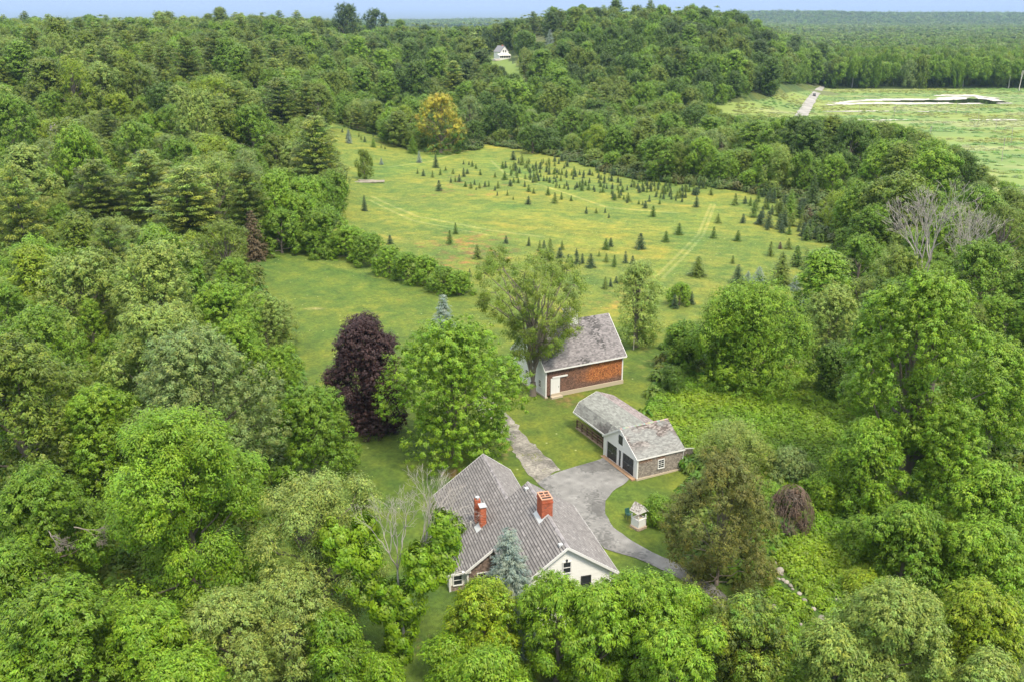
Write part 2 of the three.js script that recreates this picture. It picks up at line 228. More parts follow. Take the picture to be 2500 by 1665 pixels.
// courses of single shingles, bricks or boards over a flat outline: O origin, A along, B up, poly in (a, b)
function courses(O, A, B, poly, { exp, tab, th, col, butt, seed = 1, stagger = 0.5, gap = 0, band = 0, bandCol }) {
  const s = new Soup(), n = V(0, 0, 0).crossVectors(A, B).normalize(), r = rng(seed);
  const bs = poly.map((p) => p[1]), b0 = Math.min(...bs), b1 = Math.max(...bs);
  const at = (a, b, l) => V(O.x + A.x * a + B.x * b + n.x * l, O.y + A.y * a + B.y * b + n.y * l, O.z + A.z * a + B.z * b + n.z * l);
  let row = 0;
  for (let b = b0; b < b1 - 0.02; b += exp, row++) {
    const m = Math.min(b + exp * 0.5, (b + b1) / 2), top = Math.min(b + exp, b1), xs = [];
    poly.forEach(([a, y], i) => { const [c, z] = poly[(i + 1) % poly.length]; if ((y > m) !== (z > m)) xs.push(a + (m - y) / (z - y) * (c - a)); });
    xs.sort((p, q) => p - q);
    for (let k = 0; k + 1 < xs.length; k += 2) {
      let a = xs[k], w = tab * (row % 2 ? stagger : 1) * (0.8 + 0.4 * r());
      while (a < xs[k + 1] - 0.005) {
        const e = xs[k + 1] - a - w < tab * 0.3 ? xs[k + 1] : a + w, t = th * (0.8 + 0.4 * r()), c = col(a, b, r), g = e === xs[k + 1] ? 0 : gap;
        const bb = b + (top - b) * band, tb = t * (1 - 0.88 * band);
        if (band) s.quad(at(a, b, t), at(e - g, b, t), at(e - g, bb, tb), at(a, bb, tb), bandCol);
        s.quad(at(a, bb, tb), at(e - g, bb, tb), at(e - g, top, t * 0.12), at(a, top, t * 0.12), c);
        const d = butt ? butt(c) : [c[0] * 0.75, c[1] * 0.75, c[2] * 0.75];
        s.quad(at(a, b, -0.004), at(e - g, b, -0.004), at(e - g, b, t), at(a, b, t), d);
        if (g) { s.tri(at(e - g, b, t), at(e - g, b, -0.004), at(e - g, top, 0), d); s.tri(at(a, b, -0.004), at(a, b, t), at(a, top, 0), d); }
        a = e; w = tab * (0.8 + 0.4 * r());
      }
    }
  }
  return s.build();
}
function slab(pts, th) { // a flat board under an outline of 3-D points, th thick downwards along its own normal
  const n = V(0, 0, 0).crossVectors(pts[1].clone().sub(pts[0]), pts[2].clone().sub(pts[0])).normalize(), up = n.y < 0 || (Math.abs(n.y) < 1e-6) ? 1 : -1, s = new Soup(), q = pts.map((p) => p.clone().addScaledVector(n, up * th)), c = [1, 1, 1];
  const tris = THREE.ShapeUtils.triangulateShape((() => { const ax = pts[1].clone().sub(pts[0]).normalize(), ay = V(0, 0, 0).crossVectors(n, ax); return pts.map((p) => new THREE.Vector2(p.clone().sub(pts[0]).dot(ax), p.clone().sub(pts[0]).dot(ay))); })(), []);
  for (const [a, b, d] of tris) { s.tri(pts[a], pts[b], pts[d], c); s.tri(q[a], q[d], q[b], c); }
  pts.forEach((p, i) => { const j = (i + 1) % pts.length; s.quad(p, q[i], q[j], pts[j], c); });
  const g = s.build(); g.deleteAttribute('color'); return g;
}
// window in the local plane: built facing +z, then turned and moved
function windowAt(parent, x, y, z, turn, w, h, { frame = white, bars = [2, 1], label, sill = true } = {}) {
  const f = 0.09, g = [bx(-w / 2 - f, w / 2 + f, h, h + f, -0.02, 0.06), bx(-w / 2 - f, w / 2 + f, -f, 0, -0.02, sill ? 0.09 : 0.06), bx(-w / 2 - f, -w / 2, 0, h, -0.02, 0.06), bx(w / 2, w / 2 + f, 0, h, -0.02, 0.06)];
  const win = part(parent, 'window', g, frame); win.position.set(x, y, z); win.rotation.y = turn; if (label) win.userData.label = label;
  const s = [bx(-w / 2, w / 2, h / 2 - 0.025, h / 2 + 0.025, 0.005, 0.045)];
  for (let k = 1; k < bars[1]; k++) s.push(bx(-w / 2 + w * k / bars[1] - 0.012, -w / 2 + w * k / bars[1] + 0.012, 0.001, h - 0.001, 0.004, 0.03));
  for (let k = 1; k < bars[0]; k++) if (k !== bars[0] / 2) s.push(bx(-w / 2, w / 2, h * k / bars[0] - 0.012, h * k / bars[0] + 0.012, 0.003, 0.031));
  part(win, 'sash', s, frame);
  part(win, 'pane', bx(-w / 2, w / 2, 0.002, h / 2 - 0.027, -0.015, 0), glass); part(win, 'pane', bx(-w / 2, w / 2, h / 2 + 0.027, h - 0.002, -0.015, 0), glass);
  return win;
}
function brickStack(x0, x1, y0, y1, z0, z1, seed, hue = 0) { // a hollow stack of bricks laid in courses, joints recessed
  const s = [], r = rng(seed), col = () => { const k = 0.75 + 0.5 * r(), v = r(); return v < 0.08 ? [0.16 * k, 0.05 * k, 0.035 * k] : [(0.36 + hue) * k, (0.085 + hue * 0.5) * k, (0.035 + hue * 0.3) * k]; };
  const bw = 0.2, ch = 0.075, j = 0.012, soup = new Soup();
  const boxes = (a0, a1, b0, b1, c0, c1) => { const c = col(), p = (i) => V(i & 1 ? a1 : a0, i & 2 ? b1 : b0, i & 4 ? c1 : c0); soup.quad(p(4), p(5), p(7), p(6), c); soup.quad(p(1), p(0), p(2), p(3), c); soup.quad(p(0), p(4), p(6), p(2), c); soup.quad(p(5), p(1), p(3), p(7), c); soup.quad(p(6), p(7), p(3), p(2), c); };
  let k = 0;
  for (let y = y0; y < y1 - 0.01; y += ch, k++) {
    const t = Math.min(y + ch - j, y1), o = k % 2 ? bw / 2 : 0, out = 0.004 * r();
    for (const z of [z0, z1 - 0.1]) for (let x = x0 - o; x < x1; x += bw) { const a = Math.max(x, x0), b = Math.min(x + bw - j, x1); if (b - a > 0.02) boxes(a, b, y, t, z - (z === z0 ? out : 0), z + 0.1 + (z === z0 ? 0 : out)); }
    for (const x of [x0, x1 - 0.1]) for (let z = z0 + 0.1 + (o ? -0.05 : 0.002); z < z1 - 0.1; z += bw) { const a = Math.max(z, z0 + 0.102), b = Math.min(z + bw - j, z1 - 0.102); if (b - a > 0.02) boxes(x - (x === x0 ? out : 0), x + 0.1 + (x === x0 ? 0 : out), y, t, a, b); }
  }
  return soup.build();
}
const mortar = std([0.42, 0.34, 0.28], { roughness: 1 }), flueBlack = std([0.02, 0.02, 0.02], { roughness: 1 });
const roofCol = (base, alt, f = 0.5, amp = 0.5) => (a, b, r) => { const t = clamp(fbm(a * f, b * f, 3) * 1.6 - 0.3, 0, 1), k = 1 - amp / 2 + amp * r(); return mix3(base, alt, t).map((v) => v * k); };
const rake = (p, q, w, th) => { const d = q.clone().sub(p), L = d.length(), g = new THREE.BoxGeometry(L, w, th); const m = new THREE.Matrix4().makeBasis(d.clone().normalize(), V(0, 0, 0), V(0, 0, 0)); const X = d.clone().normalize(); let Y = V(0, 1, 0); let Z = V(0, 0, 0).crossVectors(X, Y).normalize(); Y = V(0, 0, 0).crossVectors(Z, X); m.makeBasis(X, Y, Z).setPosition(p.clone().add(q).multiplyScalar(0.5)); g.applyMatrix4(m); return g; };
const tube = (pts, r, n = 6) => new THREE.TubeGeometry(new THREE.CatmullRomCurve3(pts), Math.max(6, pts.length * 4), r, n);

{ // ---- the shingled farmhouse: x = across to the right, z = along the ridge towards the camera
  const yG = -1.3, t = 0.756, yB = 6.64 - yG, vL = -7.26, vA = -1.957, vR = 4.586, tr = 0.684, zA = -21.9, zN = -6.95, zB = -12.04, vF = -4.6, vAR = 0.967;
  const L = (v) => yB + t * v, yA = L(vA), yAR = yA - (vAR - vA) * 0.756, yR = yB - vR * tr;
  const h = thing('farmhouse', 'weathered grey-roofed farmhouse with a white gable and two brick chimney stacks beside the driveway', 'house', [4.635, yG, -67.98], 0.265);
  const cl = 1 / Math.sqrt(1 + t * t), B1 = V(cl, t * cl, 0), bv = (v) => (v - vL) / cl;
  const col = (a, b, r) => { const k = 0.76 + 0.4 * r(), f = fbm(a * 0.35 + 5, b * 0.35, 3), w = r() < 0.12 ? 1.22 : 1; return mix3([0.176, 0.170, 0.172], [0.198, 0.186, 0.184], f).map((v) => v * k * w); }, butt = () => [0.03, 0.026, 0.028];
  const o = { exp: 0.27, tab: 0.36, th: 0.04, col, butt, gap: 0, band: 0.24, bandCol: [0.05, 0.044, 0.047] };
  const slopeA = [[0, 0], [14.95, 0], [14.95, bv(vF)], [21.9, bv(vF)], [21.9, bv(0)], [9.86, bv(0)], [9.86, bv(vA)], [0, bv(vA)]];
  const P3 = ([a, b]) => V(vL + B1.x * b, L(vL) + B1.y * b, zA + a);
  const roof = part(h, 'roof', slab(slopeA.map(P3), 0.14), whiteOld);
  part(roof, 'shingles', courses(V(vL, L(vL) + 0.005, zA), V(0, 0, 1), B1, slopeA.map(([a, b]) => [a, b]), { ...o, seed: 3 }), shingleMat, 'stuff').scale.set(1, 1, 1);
  // the same outline seen from its upper side
  const cr = 1 / Math.sqrt(1 + tr * tr), BR = V(-cr, tr * cr, 0), right = [[0, 0], [12.04, 0], [12.04, vR / cr], [0, vR / cr]];
  const roofR = part(h, 'roof', slab(right.map(([a, b]) => V(vR + BR.x * b, yR + BR.y * b, -a)), 0.14), whiteOld);
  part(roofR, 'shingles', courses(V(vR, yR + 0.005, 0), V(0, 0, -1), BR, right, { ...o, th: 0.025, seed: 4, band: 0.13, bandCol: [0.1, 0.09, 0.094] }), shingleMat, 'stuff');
  const wA = vAR - vA, BA = V(-cl, t * cl, 0), rightA = [[0, 0], [9.86, 0], [9.86, wA / cl], [0, wA / cl]], O2 = V(vAR, yAR, zB);
  const roofA = part(h, 'roof', slab(rightA.map(([a, b]) => V(O2.x + BA.x * b, O2.y + BA.y * b, O2.z - a)), 0.14), whiteOld);
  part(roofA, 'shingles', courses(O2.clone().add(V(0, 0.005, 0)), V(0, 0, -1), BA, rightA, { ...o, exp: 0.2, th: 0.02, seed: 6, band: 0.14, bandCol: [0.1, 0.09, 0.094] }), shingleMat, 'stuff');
  const caps = (v, y, z0, z1, seed) => { const r = rng(seed), s = new Soup(); for (let z = z0; z < z1; z += 0.27) { const e = Math.min(z + 0.34, z1), k = 0.75 + 0.5 * r(), c = [0.25 * k, 0.235 * k, 0.245 * k], u = 0.07 + 0.02 * r(), w = 0.17; s.quad(V(v - w, y - w * t + 0.05, z), V(v - w, y - w * t + 0.04, e), V(v, y + u - 0.02, e), V(v, y + u, z), c); s.quad(V(v, y + u, z), V(v, y + u - 0.02, e), V(v + w, y - w * 0.7 + 0.04, e), V(v + w, y - w * 0.7 + 0.05, z), c); s.tri(V(v - w, y - w * t - 0.03, e), V(v + w, y - w * 0.7 - 0.03, e), V(v, y + u - 0.02, e), c); s.tri(V(v + w, y - w * 0.7 - 0.03, z), V(v - w, y - w * t - 0.03, z), V(v, y + u, z), c); } return s.build(); };
  part(roof, 'ridge_cap', caps(vA, yA, zA, zB, 2), shingleMat); part(roofR, 'ridge_cap', caps(0, yB, zB, 0, 3), shingleMat);
  // white trim along eaves and rakes
  const trim = [rake(V(vL - 0.01, L(vL) - 0.08, zA), V(vL - 0.01, L(vL) - 0.08, zN), 0.2, 0.05), rake(V(vR + 0.01, yR - 0.08, zB), V(vR + 0.01, yR - 0.08, 0), 0.2, 0.05), rake(V(vAR + 0.01, yAR - 0.08, zA), V(vAR + 0.01, yAR - 0.08, zB), 0.2, 0.05),
    rake(V(vL, L(vL) - 0.09, zN + 0.028), V(vF, L(vF) - 0.09, zN + 0.028), 0.22, 0.05), rake(V(vF, L(vF) - 0.09, 0.028), V(0, yB - 0.09, 0.028), 0.22, 0.05), rake(V(0, yB - 0.09, 0.029), V(vR, yR - 0.09, 0.029), 0.22, 0.05), rake(V(vL, L(vL) - 0.09, zA - 0.03), V(vA, yA - 0.09, zA - 0.03), 0.22, 0.05), rake(V(vA, yA - 0.09, zA - 0.031), V(vAR, yAR - 0.09, zA - 0.031), 0.22, 0.05)];
  part(h, 'trim', trim, white);
  // walls
  const wallPoly = (pts, z, th = 0.2) => { const s = new THREE.Shape(pts.map(([x, y]) => new THREE.Vector2(x, y))), g = new THREE.ExtrudeGeometry(s, { depth: th, bevelEnabled: false }); g.translate(0, 0, z - th); return g; };
  const gable = [[-4.35, 0], [4.35, 0], [4.35, yB - 4.35 * tr - 0.18], [0, yB - 0.18], [-4.35, L(-4.35) - 0.18]], gw = part(h, 'wall', wallPoly(gable, -0.3), white);
  part(gw, 'siding', courses(V(0, 0, -0.298), V(1, 0, 0), V(0, 1, 0), gable, { exp: 0.115, tab: 3.6, th: 0.022, col: (a, b, r) => { const k = 0.69 + 0.04 * r(); return [k, k, k * 0.99]; }, butt: (c) => c.map((x) => x * 0.9), seed: 8 }), boardMat, 'stuff');
  const woodG = [[-7.0, 0.3], [-4.4, 0.3], [-4.4, L(-4.4) - 0.18], [-7.0, L(-7.0) - 0.18]], ww = part(h, 'wall', wallPoly(woodG, -7.25), brownWall);
  part(ww, 'shingles', courses(V(0, 0, -7.248), V(1, 0, 0), V(0, 1, 0), woodG, { exp: 0.13, tab: 0.16, th: 0.02, col: (a, b, r) => { const k = 0.55 + 0.9 * r(); return [0.17 * k, 0.125 * k, 0.105 * k]; }, seed: 9 }), shingleMat, 'stuff');
  for (const q of [bx(-7.02, -6.82, 0, L(-7.0) - 0.12, -21.65, -7.46), bx(-4.36, -4.16, 0, L(-4.36) - 0.15, -7.1, -0.51), bx(4.15, 4.34, 0, yR + 0.05, -11.8, -0.51), bx(0.5, 0.7, 0, yAR, -21.6, -11.8)]) part(h, 'wall', q, whiteOld);
  for (const q of [wallPoly([[-6.8, 0], [0.5, 0], [0.5, yAR - 0.1], [vA, yA - 0.2], [-6.8, L(-6.8) - 0.2]], -21.45), wallPoly([[-4.1, 0], [4.1, 0], [4.1, yR], [0, yB - 0.2], [-4.1, L(-4.1) - 0.3]], -11.6)]) part(h, 'wall', q, whiteOld);
  part(h, 'foundation', [bx(-7.06, -4.3, -0.6, 0.3, -7.5, -7.22), bx(-4.3, 4.38, -0.8, 0, -0.6, -0.27)], concrete);
  for (const q of [bx(-7.06, -6.88, 0.28, L(-7.0) - 0.1, -7.32, -7.19), bx(-4.39, -4.2, 0, L(-4.36) - 0.2, -0.45, -0.24), bx(4.18, 4.39, 0, yR - 0.05, -0.45, -0.24), bx(-7.5, -6.7, L(vL) - 0.2, L(vL) - 0.02, -7.24, -7.0)]) part(h, 'corner_board', q, white);
  windowAt(h, 0.02, 5.35, -0.27, 0, 0.62, 1.0, { label: 'upper double-hung window in the white gable' });
  windowAt(h, 1.75, 3.35, -0.27, 0, 0.72, 1.35, { frame: blackPaint, label: 'dark-framed window low in the white gable' });
  windowAt(h, -1.7, 1.6, -0.27, 0, 0.75, 1.3); windowAt(h, 2.9, 1.2, -0.27, 0, 0.75, 1.3);
  windowAt(h, -5.3, 1.15, -7.23, 0, 1.5, 0.8, { bars: [2, 2] });
  part(h, 'vent', bx(-4.95, -4.6, 3.35, 3.72, -7.25, -7.1), std([0.45, 0.42, 0.4]));
  part(h, 'porch_lamp', [box(0.16, 0.06, 0.14, 0, 6.6, -0.2), box(0.1, 0.12, 0.1, 0, 6.48, -0.2)], blackPaint);
  part(h, 'bent_pipe', [tube([V(-0.15, 4.85, -0.26), V(-0.1, 5.0, -0.1), V(0.1, 5.0, -0.05), V(0.2, 4.9, -0.08)], 0.018)], lead);  // short bent pipe on the gable wall below the upper window
  // low bay at the near left corner
  const bay = part(h, 'bay', [bx(-8.55, -7.07, 0.25, 2.02, -10.6, -7.6)], whiteOld);
  const bl = [[-8.55, 0.3], [-7.07, 0.3], [-7.07, 0.85], [-8.55, 0.85]];
  part(bay, 'shingles', courses(V(0, 0, -7.598), V(1, 0, 0), V(0, 1, 0), bl, { exp: 0.13, tab: 0.16, th: 0.02, col: (a, b, r) => { const k = 0.6 + 0.8 * r(); return [0.25 * k, 0.2 * k, 0.17 * k]; }, seed: 19 }), shingleMat, 'stuff');
  const bp = [[0, 0], [3.2, 0], [3.2, 1.62], [0, 1.62]], BB = V(0.97, 0.243, 0);
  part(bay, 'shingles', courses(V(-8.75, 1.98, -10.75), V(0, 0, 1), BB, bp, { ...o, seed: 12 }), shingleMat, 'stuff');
  part(bay, 'trim', [bx(-8.62, -8.45, 0.25, 1.98, -7.7, -7.54), bx(-7.2, -7.04, 0.25, 1.98, -7.7, -7.54), bx(-8.75, -7.0, 1.86, 2.02, -7.58, -7.5), slab([V(-8.75, 1.97, -10.75), V(-8.75, 1.97, -7.55), V(-7.18, 2.36, -7.55), V(-7.18, 2.36, -10.75)], 0.08)], white);
  part(bay, 'foundation', bx(-8.52, -7.1, -0.6, 0.25, -10.5, -7.64), brownWall);
  windowAt(h, -7.82, 0.9, -7.57, 0, 0.72, 0.95, { label: 'white double-hung window of the low bay' });
  // chimneys
  const big = part(h, 'chimney', brickStack(-0.58, 0.42, 6.9, 9.05, -7.05, -5.58, 5), brickMat); big.userData.label = 'large red brick chimney with five flues on the ridge';
  part(big, 'corbel', [brickStack(-0.62, 0.46, 9.05, 9.2, -7.09, -5.54, 6), brickStack(-0.58, 0.42, 9.2, 9.42, -7.05, -5.58, 7)], brickMat);
  part(big, 'mortar', [bx(-0.572, 0.412, 6.9, 9.3, -7.042, -5.588)], mortar);
  const br = [], ledge = std([0.48, 0.25, 0.165], { roughness: 1 });
  for (const [x0, x1, z0, z1] of [[-0.6, 0.44, -7.07, -6.95], [-0.6, 0.44, -5.68, -5.56], [-0.6, -0.5, -6.95, -5.68], [0.34, 0.44, -6.95, -5.68], [-0.5, 0.34, -6.14, -6.06], [-0.5, 0.34, -6.54, -6.46], [-0.12, -0.04, -6.95, -6.54], [-0.12, -0.04, -6.46, -6.14]]) br.push(bx(x0, x1, 9.42, 9.5, z0, z1));
  part(big, 'flue_rim', br, ledge);
  part(big, 'flue', bx(-0.52, 0.36, 9.3, 9.425, -6.97, -5.66), flueBlack);  // solid near-black block filling the flue openings below the rim
  part(big, 'flashing', [slab([V(-0.9, L(-0.9) + 0.07, -7.2), V(-0.9, L(-0.9) + 0.07, -5.3), V(-0.55, L(-0.55) + 0.08, -5.3), V(-0.55, L(-0.55) + 0.08, -7.2)], 0.02), slab([V(-0.62, L(-0.62) + 0.075, -5.6), V(-0.62, L(-0.62) + 0.075, -5.4), V(0, yB + 0.08, -5.4), V(0, yB + 0.08, -5.6)], 0.02)], lead);
  const c2 = part(h, 'chimney', brickStack(-5.05, -4.55, 3.9, 6.55, -12.75, -12.15, 15), brickMat); c2.userData.label = 'slim dark red brick chimney with a round metal cap';
  part(c2, 'mortar', bx(-5.04, -4.56, 3.9, 6.5, -12.74, -12.16), mortar);
  part(c2, 'chimney_cap', [(() => { const g = new THREE.CylinderGeometry(0.17, 0.17, 0.22, 14); g.translate(-4.8, 6.66, -12.45); return g; })(), (() => { const g = new THREE.SphereGeometry(0.24, 14, 6, 0, 6.29, 0, 1.3); g.scale(1, 0.5, 1); g.translate(-4.8, 6.78, -12.45); return g; })()], metal);
  const c3 = part(h, 'chimney', brickStack(-4.85, -4.3, 4.1, 6.35, -11.75, -10.98, 25, 0.05), brickMat); c3.userData.label = 'slim orange brick chimney with a flat plate on top';
  part(c3, 'mortar', bx(-4.84, -4.31, 4.1, 6.34, -11.74, -10.99), mortar);
  part(c3, 'chimney_cap', [bx(-4.92, -4.23, 6.42, 6.47, -11.82, -10.91), ...[[-4.8, -11.68], [-4.35, -11.68], [-4.8, -11.05], [-4.35, -11.05]].map(([x, z]) => box(0.05, 0.1, 0.05, x, 6.34, z))], metal);
  part(c3, 'flashing', [slab([V(-5.3, L(-5.3) + 0.07, -11.85), V(-5.3, L(-5.3) + 0.07, -10.75), V(-4.85, L(-4.85) + 0.08, -10.75), V(-4.85, L(-4.85) + 0.08, -11.85)], 0.02)], lead);
  part(h, 'roof_vent', [bx(-0.55, -0.2, L(-0.4) - 0.02, L(-0.4) + 0.2, -11.3, -10.9)], lead); part(h, 'roof_vent', [bx(-0.55, -0.2, L(-0.4) - 0.02, L(-0.4) + 0.2, -1.0, -0.65)], lead);
  part(h, 'vent_pipe', [(() => { const g = new THREE.CylinderGeometry(0.05, 0.05, 0.7, 8); g.translate(-5.5, L(-5.5) + 0.3, -12.3); return g; })()], whiteOld);
}
{ // ---- two-car garage: x = depth, z = along its front
  const g = thing('garage', 'white-fronted garage with two black doors and mottled grey gable roof', 'garage', [10.636, 0, -99.18], 0.452);
  const W = 6.995, D = 6.1, he = 2.43, hp = 4.62, k = (hp - he) / (W / 2);
  const front = [[0, 0], [W, 0], [W, he], [W / 2, hp - 0.12], [0, he]];
  const hole = (s, x0, x1, y0, y1) => s.holes.push(new THREE.Path([[x0, y0], [x0, y1], [x1, y1], [x1, y0]].map(([a, b]) => new THREE.Vector2(a, b))));
  const sh = new THREE.Shape(front.map(([a, b]) => new THREE.Vector2(a, b))); hole(sh, 0.72, 2.88, 0.04, 2.06); hole(sh, 3.22, 3.68, 0.04, 2.0); hole(sh, 4.06, 6.34, 0.04, 2.06); hole(sh, 3.06, 3.94, 2.72, 3.86);
  const fw = new THREE.ExtrudeGeometry(sh, { depth: 0.16, bevelEnabled: false }); fw.rotateY(-Math.PI / 2); fw.translate(0.16, 0, 0);
  part(g, 'wall', fw, white).userData.label = 'white painted front wall';
  const side = [[0, 0.12], [D, 0.12], [D, he], [0, he]];
  const sw = part(g, 'wall', [bx(0.16, D, 0.05, he, W - 0.2, W - 0.02), bx(0.16, D, 0.05, he, 0.02, 0.2), bx(D - 0.2, D - 0.01, 0.05, he, 0.2, W - 0.2)], brownWall);
  const shin = (a, b, r) => { const w = fbm(a * 1.5, b * 1.5, 2), top = sm(b, 1.6, 2.3) * sm(0.75 - a / 9 + 0.5 * w, 0.55, 0.8), k2 = 0.6 + 0.75 * r(); return mix3([0.215, 0.188, 0.165], [0.25, 0.105, 0.042], top).map((v) => v * k2); };
  part(sw, 'shingles', courses(V(0, 0, W - 0.018), V(1, 0, 0), V(0, 1, 0), side, { exp: 0.125, tab: 0.17, th: 0.022, col: shin, seed: 31, gap: 0.008 }), shingleMat, 'stuff');
  part(g, 'foundation', [bx(-0.05, D + 0.08, -0.3, 0.1, W - 0.06, W + 0.12)], concrete);
  part(g, 'apron', bx(-0.55, -0.005, -0.2, 0.055, 0.2, W - 0.1), std([0.32, 0.2, 0.12], { roughness: 1 }));
  const cl = 1 / Math.sqrt(1 + k * k), BR = V(0, k * cl, -cl), BL = V(0, k * cl, cl), len = (W / 2 + 0.12) / cl, pr = [[0, 0], [D + 0.3, 0], [D + 0.3, len], [0, len]], y0 = he - 0.12 * k + 0.1;
  const rc = (a, b, r) => { const f = fbm(a * 0.7 + 3, b * 0.7, 3), br = sm(f, 0.42, 0.62) * sm(len * 1.2 - Math.abs(b - len * 0.75) * 1.3, 1, len), k2 = 0.72 + 0.5 * r(); return mix3([0.205, 0.21, 0.205], r() < 0.6 ? [0.10, 0.083, 0.078] : [0.24, 0.215, 0.205], br).map((v) => v * k2); };
  const R = part(g, 'roof', slab([V(-0.15, y0, W + 0.12), V(D + 0.15, y0, W + 0.12), V(D + 0.15, y0 + BR.y * len, W / 2), V(-0.15, y0 + BR.y * len, W / 2)], 0.1), white);
  part(R, 'shingles', courses(V(-0.15, y0 + 0.005, W + 0.12), V(1, 0, 0), BR, pr, { exp: 0.14, tab: 0.3, th: 0.022, col: rc, seed: 33 }), shingleMat, 'stuff');
  const Lr = part(g, 'roof', slab([V(-0.15, y0, -0.12), V(D + 0.15, y0, -0.12), V(D + 0.15, y0 + BR.y * len, W / 2), V(-0.15, y0 + BR.y * len, W / 2)], 0.1), white);
  part(Lr, 'shingles', courses(V(D + 0.15, y0 + 0.005, -0.12), V(-1, 0, 0), BL, pr, { exp: 0.14, tab: 0.3, th: 0.022, col: rc, seed: 34 }), shingleMat, 'stuff');
  { const s = new Soup(), r = rng(4), y = y0 + BR.y * len; for (let x = -0.15; x < D + 0.1; x += 0.22) { const c = [0.24, 0.23, 0.22].map((v) => v * (0.7 + 0.6 * r())), e = x + 0.26, w = 0.14; s.quad(V(x, y - w * k + 0.04, W / 2 + w), V(e, y - w * k + 0.03, W / 2 + w), V(e, y + 0.05, W / 2), V(x, y + 0.06, W / 2), c); s.quad(V(x, y + 0.06, W / 2), V(e, y + 0.05, W / 2), V(e, y - w * k + 0.03, W / 2 - w), V(x, y - w * k + 0.04, W / 2 - w), c); } part(R, 'ridge_cap', s.build(), shingleMat); }
  part(g, 'trim', [rake(V(-0.14, y0 - 0.1, W + 0.13), V(-0.14, y0 + BR.y * len - 0.1, W / 2), 0.2, 0.06), rake(V(-0.141, y0 - 0.1, -0.13), V(-0.141, y0 + BR.y * len - 0.1, W / 2), 0.2, 0.06), bx(-0.1, D + 0.15, y0 - 0.16, y0 - 0.02, W + 0.1, W + 0.16), bx(-0.03, 0.14, 0, he, W - 0.14, W + 0.03), bx(-0.03, 0.14, 0, he, -0.03, 0.14), bx(-0.04, 0.02, 0, 2.1, 0.58, 0.72), bx(-0.04, 0.02, 0, 2.1, 2.88, 3.0), bx(-0.04, 0.02, 0, 2.1, 3.94, 4.06), bx(-0.04, 0.02, 0, 2.1, 6.34, 6.46)], white);
  for (const [z0, z1, lb] of [[0.72, 2.88, 'black garage door next to the open shed'], [4.06, 6.34, 'black garage door next to the shingled wall']]) {
    const d = part(g, 'garage_door', bx(0.06, 0.1, 0.04, 2.06, z0, z1), blackPaint); d.userData.label = lb;
    const n = 4, w = (z1 - z0) / n;
    for (let i = 0; i < n; i++) for (let j = 0; j < 4; j++) {
      const a = z0 + i * w + 0.05, b = z0 + (i + 1) * w - 0.05, y = 0.1 + j * 0.49;
      if (j < 2) part(d, 'panel', bx(0.035, 0.062, y, y + 0.4, a, b), blackPaint);
      else if (j === 2) for (let q = 0; q < 2; q++) part(d, 'pane', bx(0.048, 0.061, y, y + 0.42, q ? (a + b) / 2 + 0.015 : a, q ? b : (a + b) / 2 - 0.015), glass);
      else part(d, 'panel', bx(0.035, 0.062, y + 0.02, y + 0.42, a, b), blackPaint);
    }
    part(d, 'rail', [bx(0.03, 0.063, 1.0, 1.05, z0 + 0.03, z1 - 0.03)], std([0.09, 0.095, 0.1]));
    part(d, 'handle', [box(0.05, 0.06, 0.16, 0.02, 0.92, (z0 + z1) / 2)], metal);
  }
  const pd = part(g, 'door', bx(0.07, 0.11, 0.04, 2.0, 3.22, 3.68), blackPaint); part(pd, 'handle', box(0.05, 0.05, 0.05, 0.05, 0.95, 3.6), metal);
  const ht = part(g, 'hatch', bx(0.02, 0.06, 2.74, 3.84, 3.08, 3.92), blackPaint); ht.userData.label = 'black hay-loft hatch under the gable peak';
  for (let i = 0; i < 4; i++) part(ht, 'plank', bx(0.0, 0.024, 2.76, 3.82, 3.1 + i * 0.205, 3.1 + i * 0.205 + 0.19), blackPaint);
  for (const y of [3.0, 3.5]) part(ht, 'hinge', bx(-0.02, 0.0, y, y + 0.05, 3.0, 3.3), blackPaint);
  windowAt(g, 3.15, 0.78, W + 0.015, 0, 0.7, 0.95, { bars: [4, 2], label: 'small white window in the brown shingle wall' });
  part(g, 'downspout', [tube([V(D + 0.02, y0 - 0.1, W + 0.18), V(D - 0.02, y0 - 0.3, W + 0.08), V(D - 0.02, 0.25, W + 0.08), V(D - 0.02, 0.08, W + 0.3)], 0.045)], white);
  const lt = part(g, 'lean_to', [bx(D + 0.02, D + 1.9, 0.05, 1.75, W - 0.9, W - 0.7)], brownWall);
  part(lt, 'shingles', courses(V(D + 0.02, 0, W - 0.698), V(1, 0, 0), V(0, 1, 0), [[0, 0.1], [1.88, 0.1], [1.88, 1.75], [0, 2.1]], { exp: 0.125, tab: 0.17, th: 0.02, col: shin, seed: 36 }), shingleMat, 'stuff');
  part(lt, 'trim', rake(V(D, 2.2, W - 0.66), V(D + 2.0, 1.8, W - 0.66), 0.12, 0.06), whiteOld);

  // ---- open-sided wagon shed built against it
  const s = thing('open_shed', 'open-sided shed with gambrel roof and brown posts joined to the garage', 'shed', [10.636, 0, -99.18], 0.452), Z0 = -7.8, Z1 = -0.14;
  const prof = [[0.35, 2.25], [1.15, 3.45], [3.6, 4.42], [6.05, 3.45], [6.85, 2.25]];
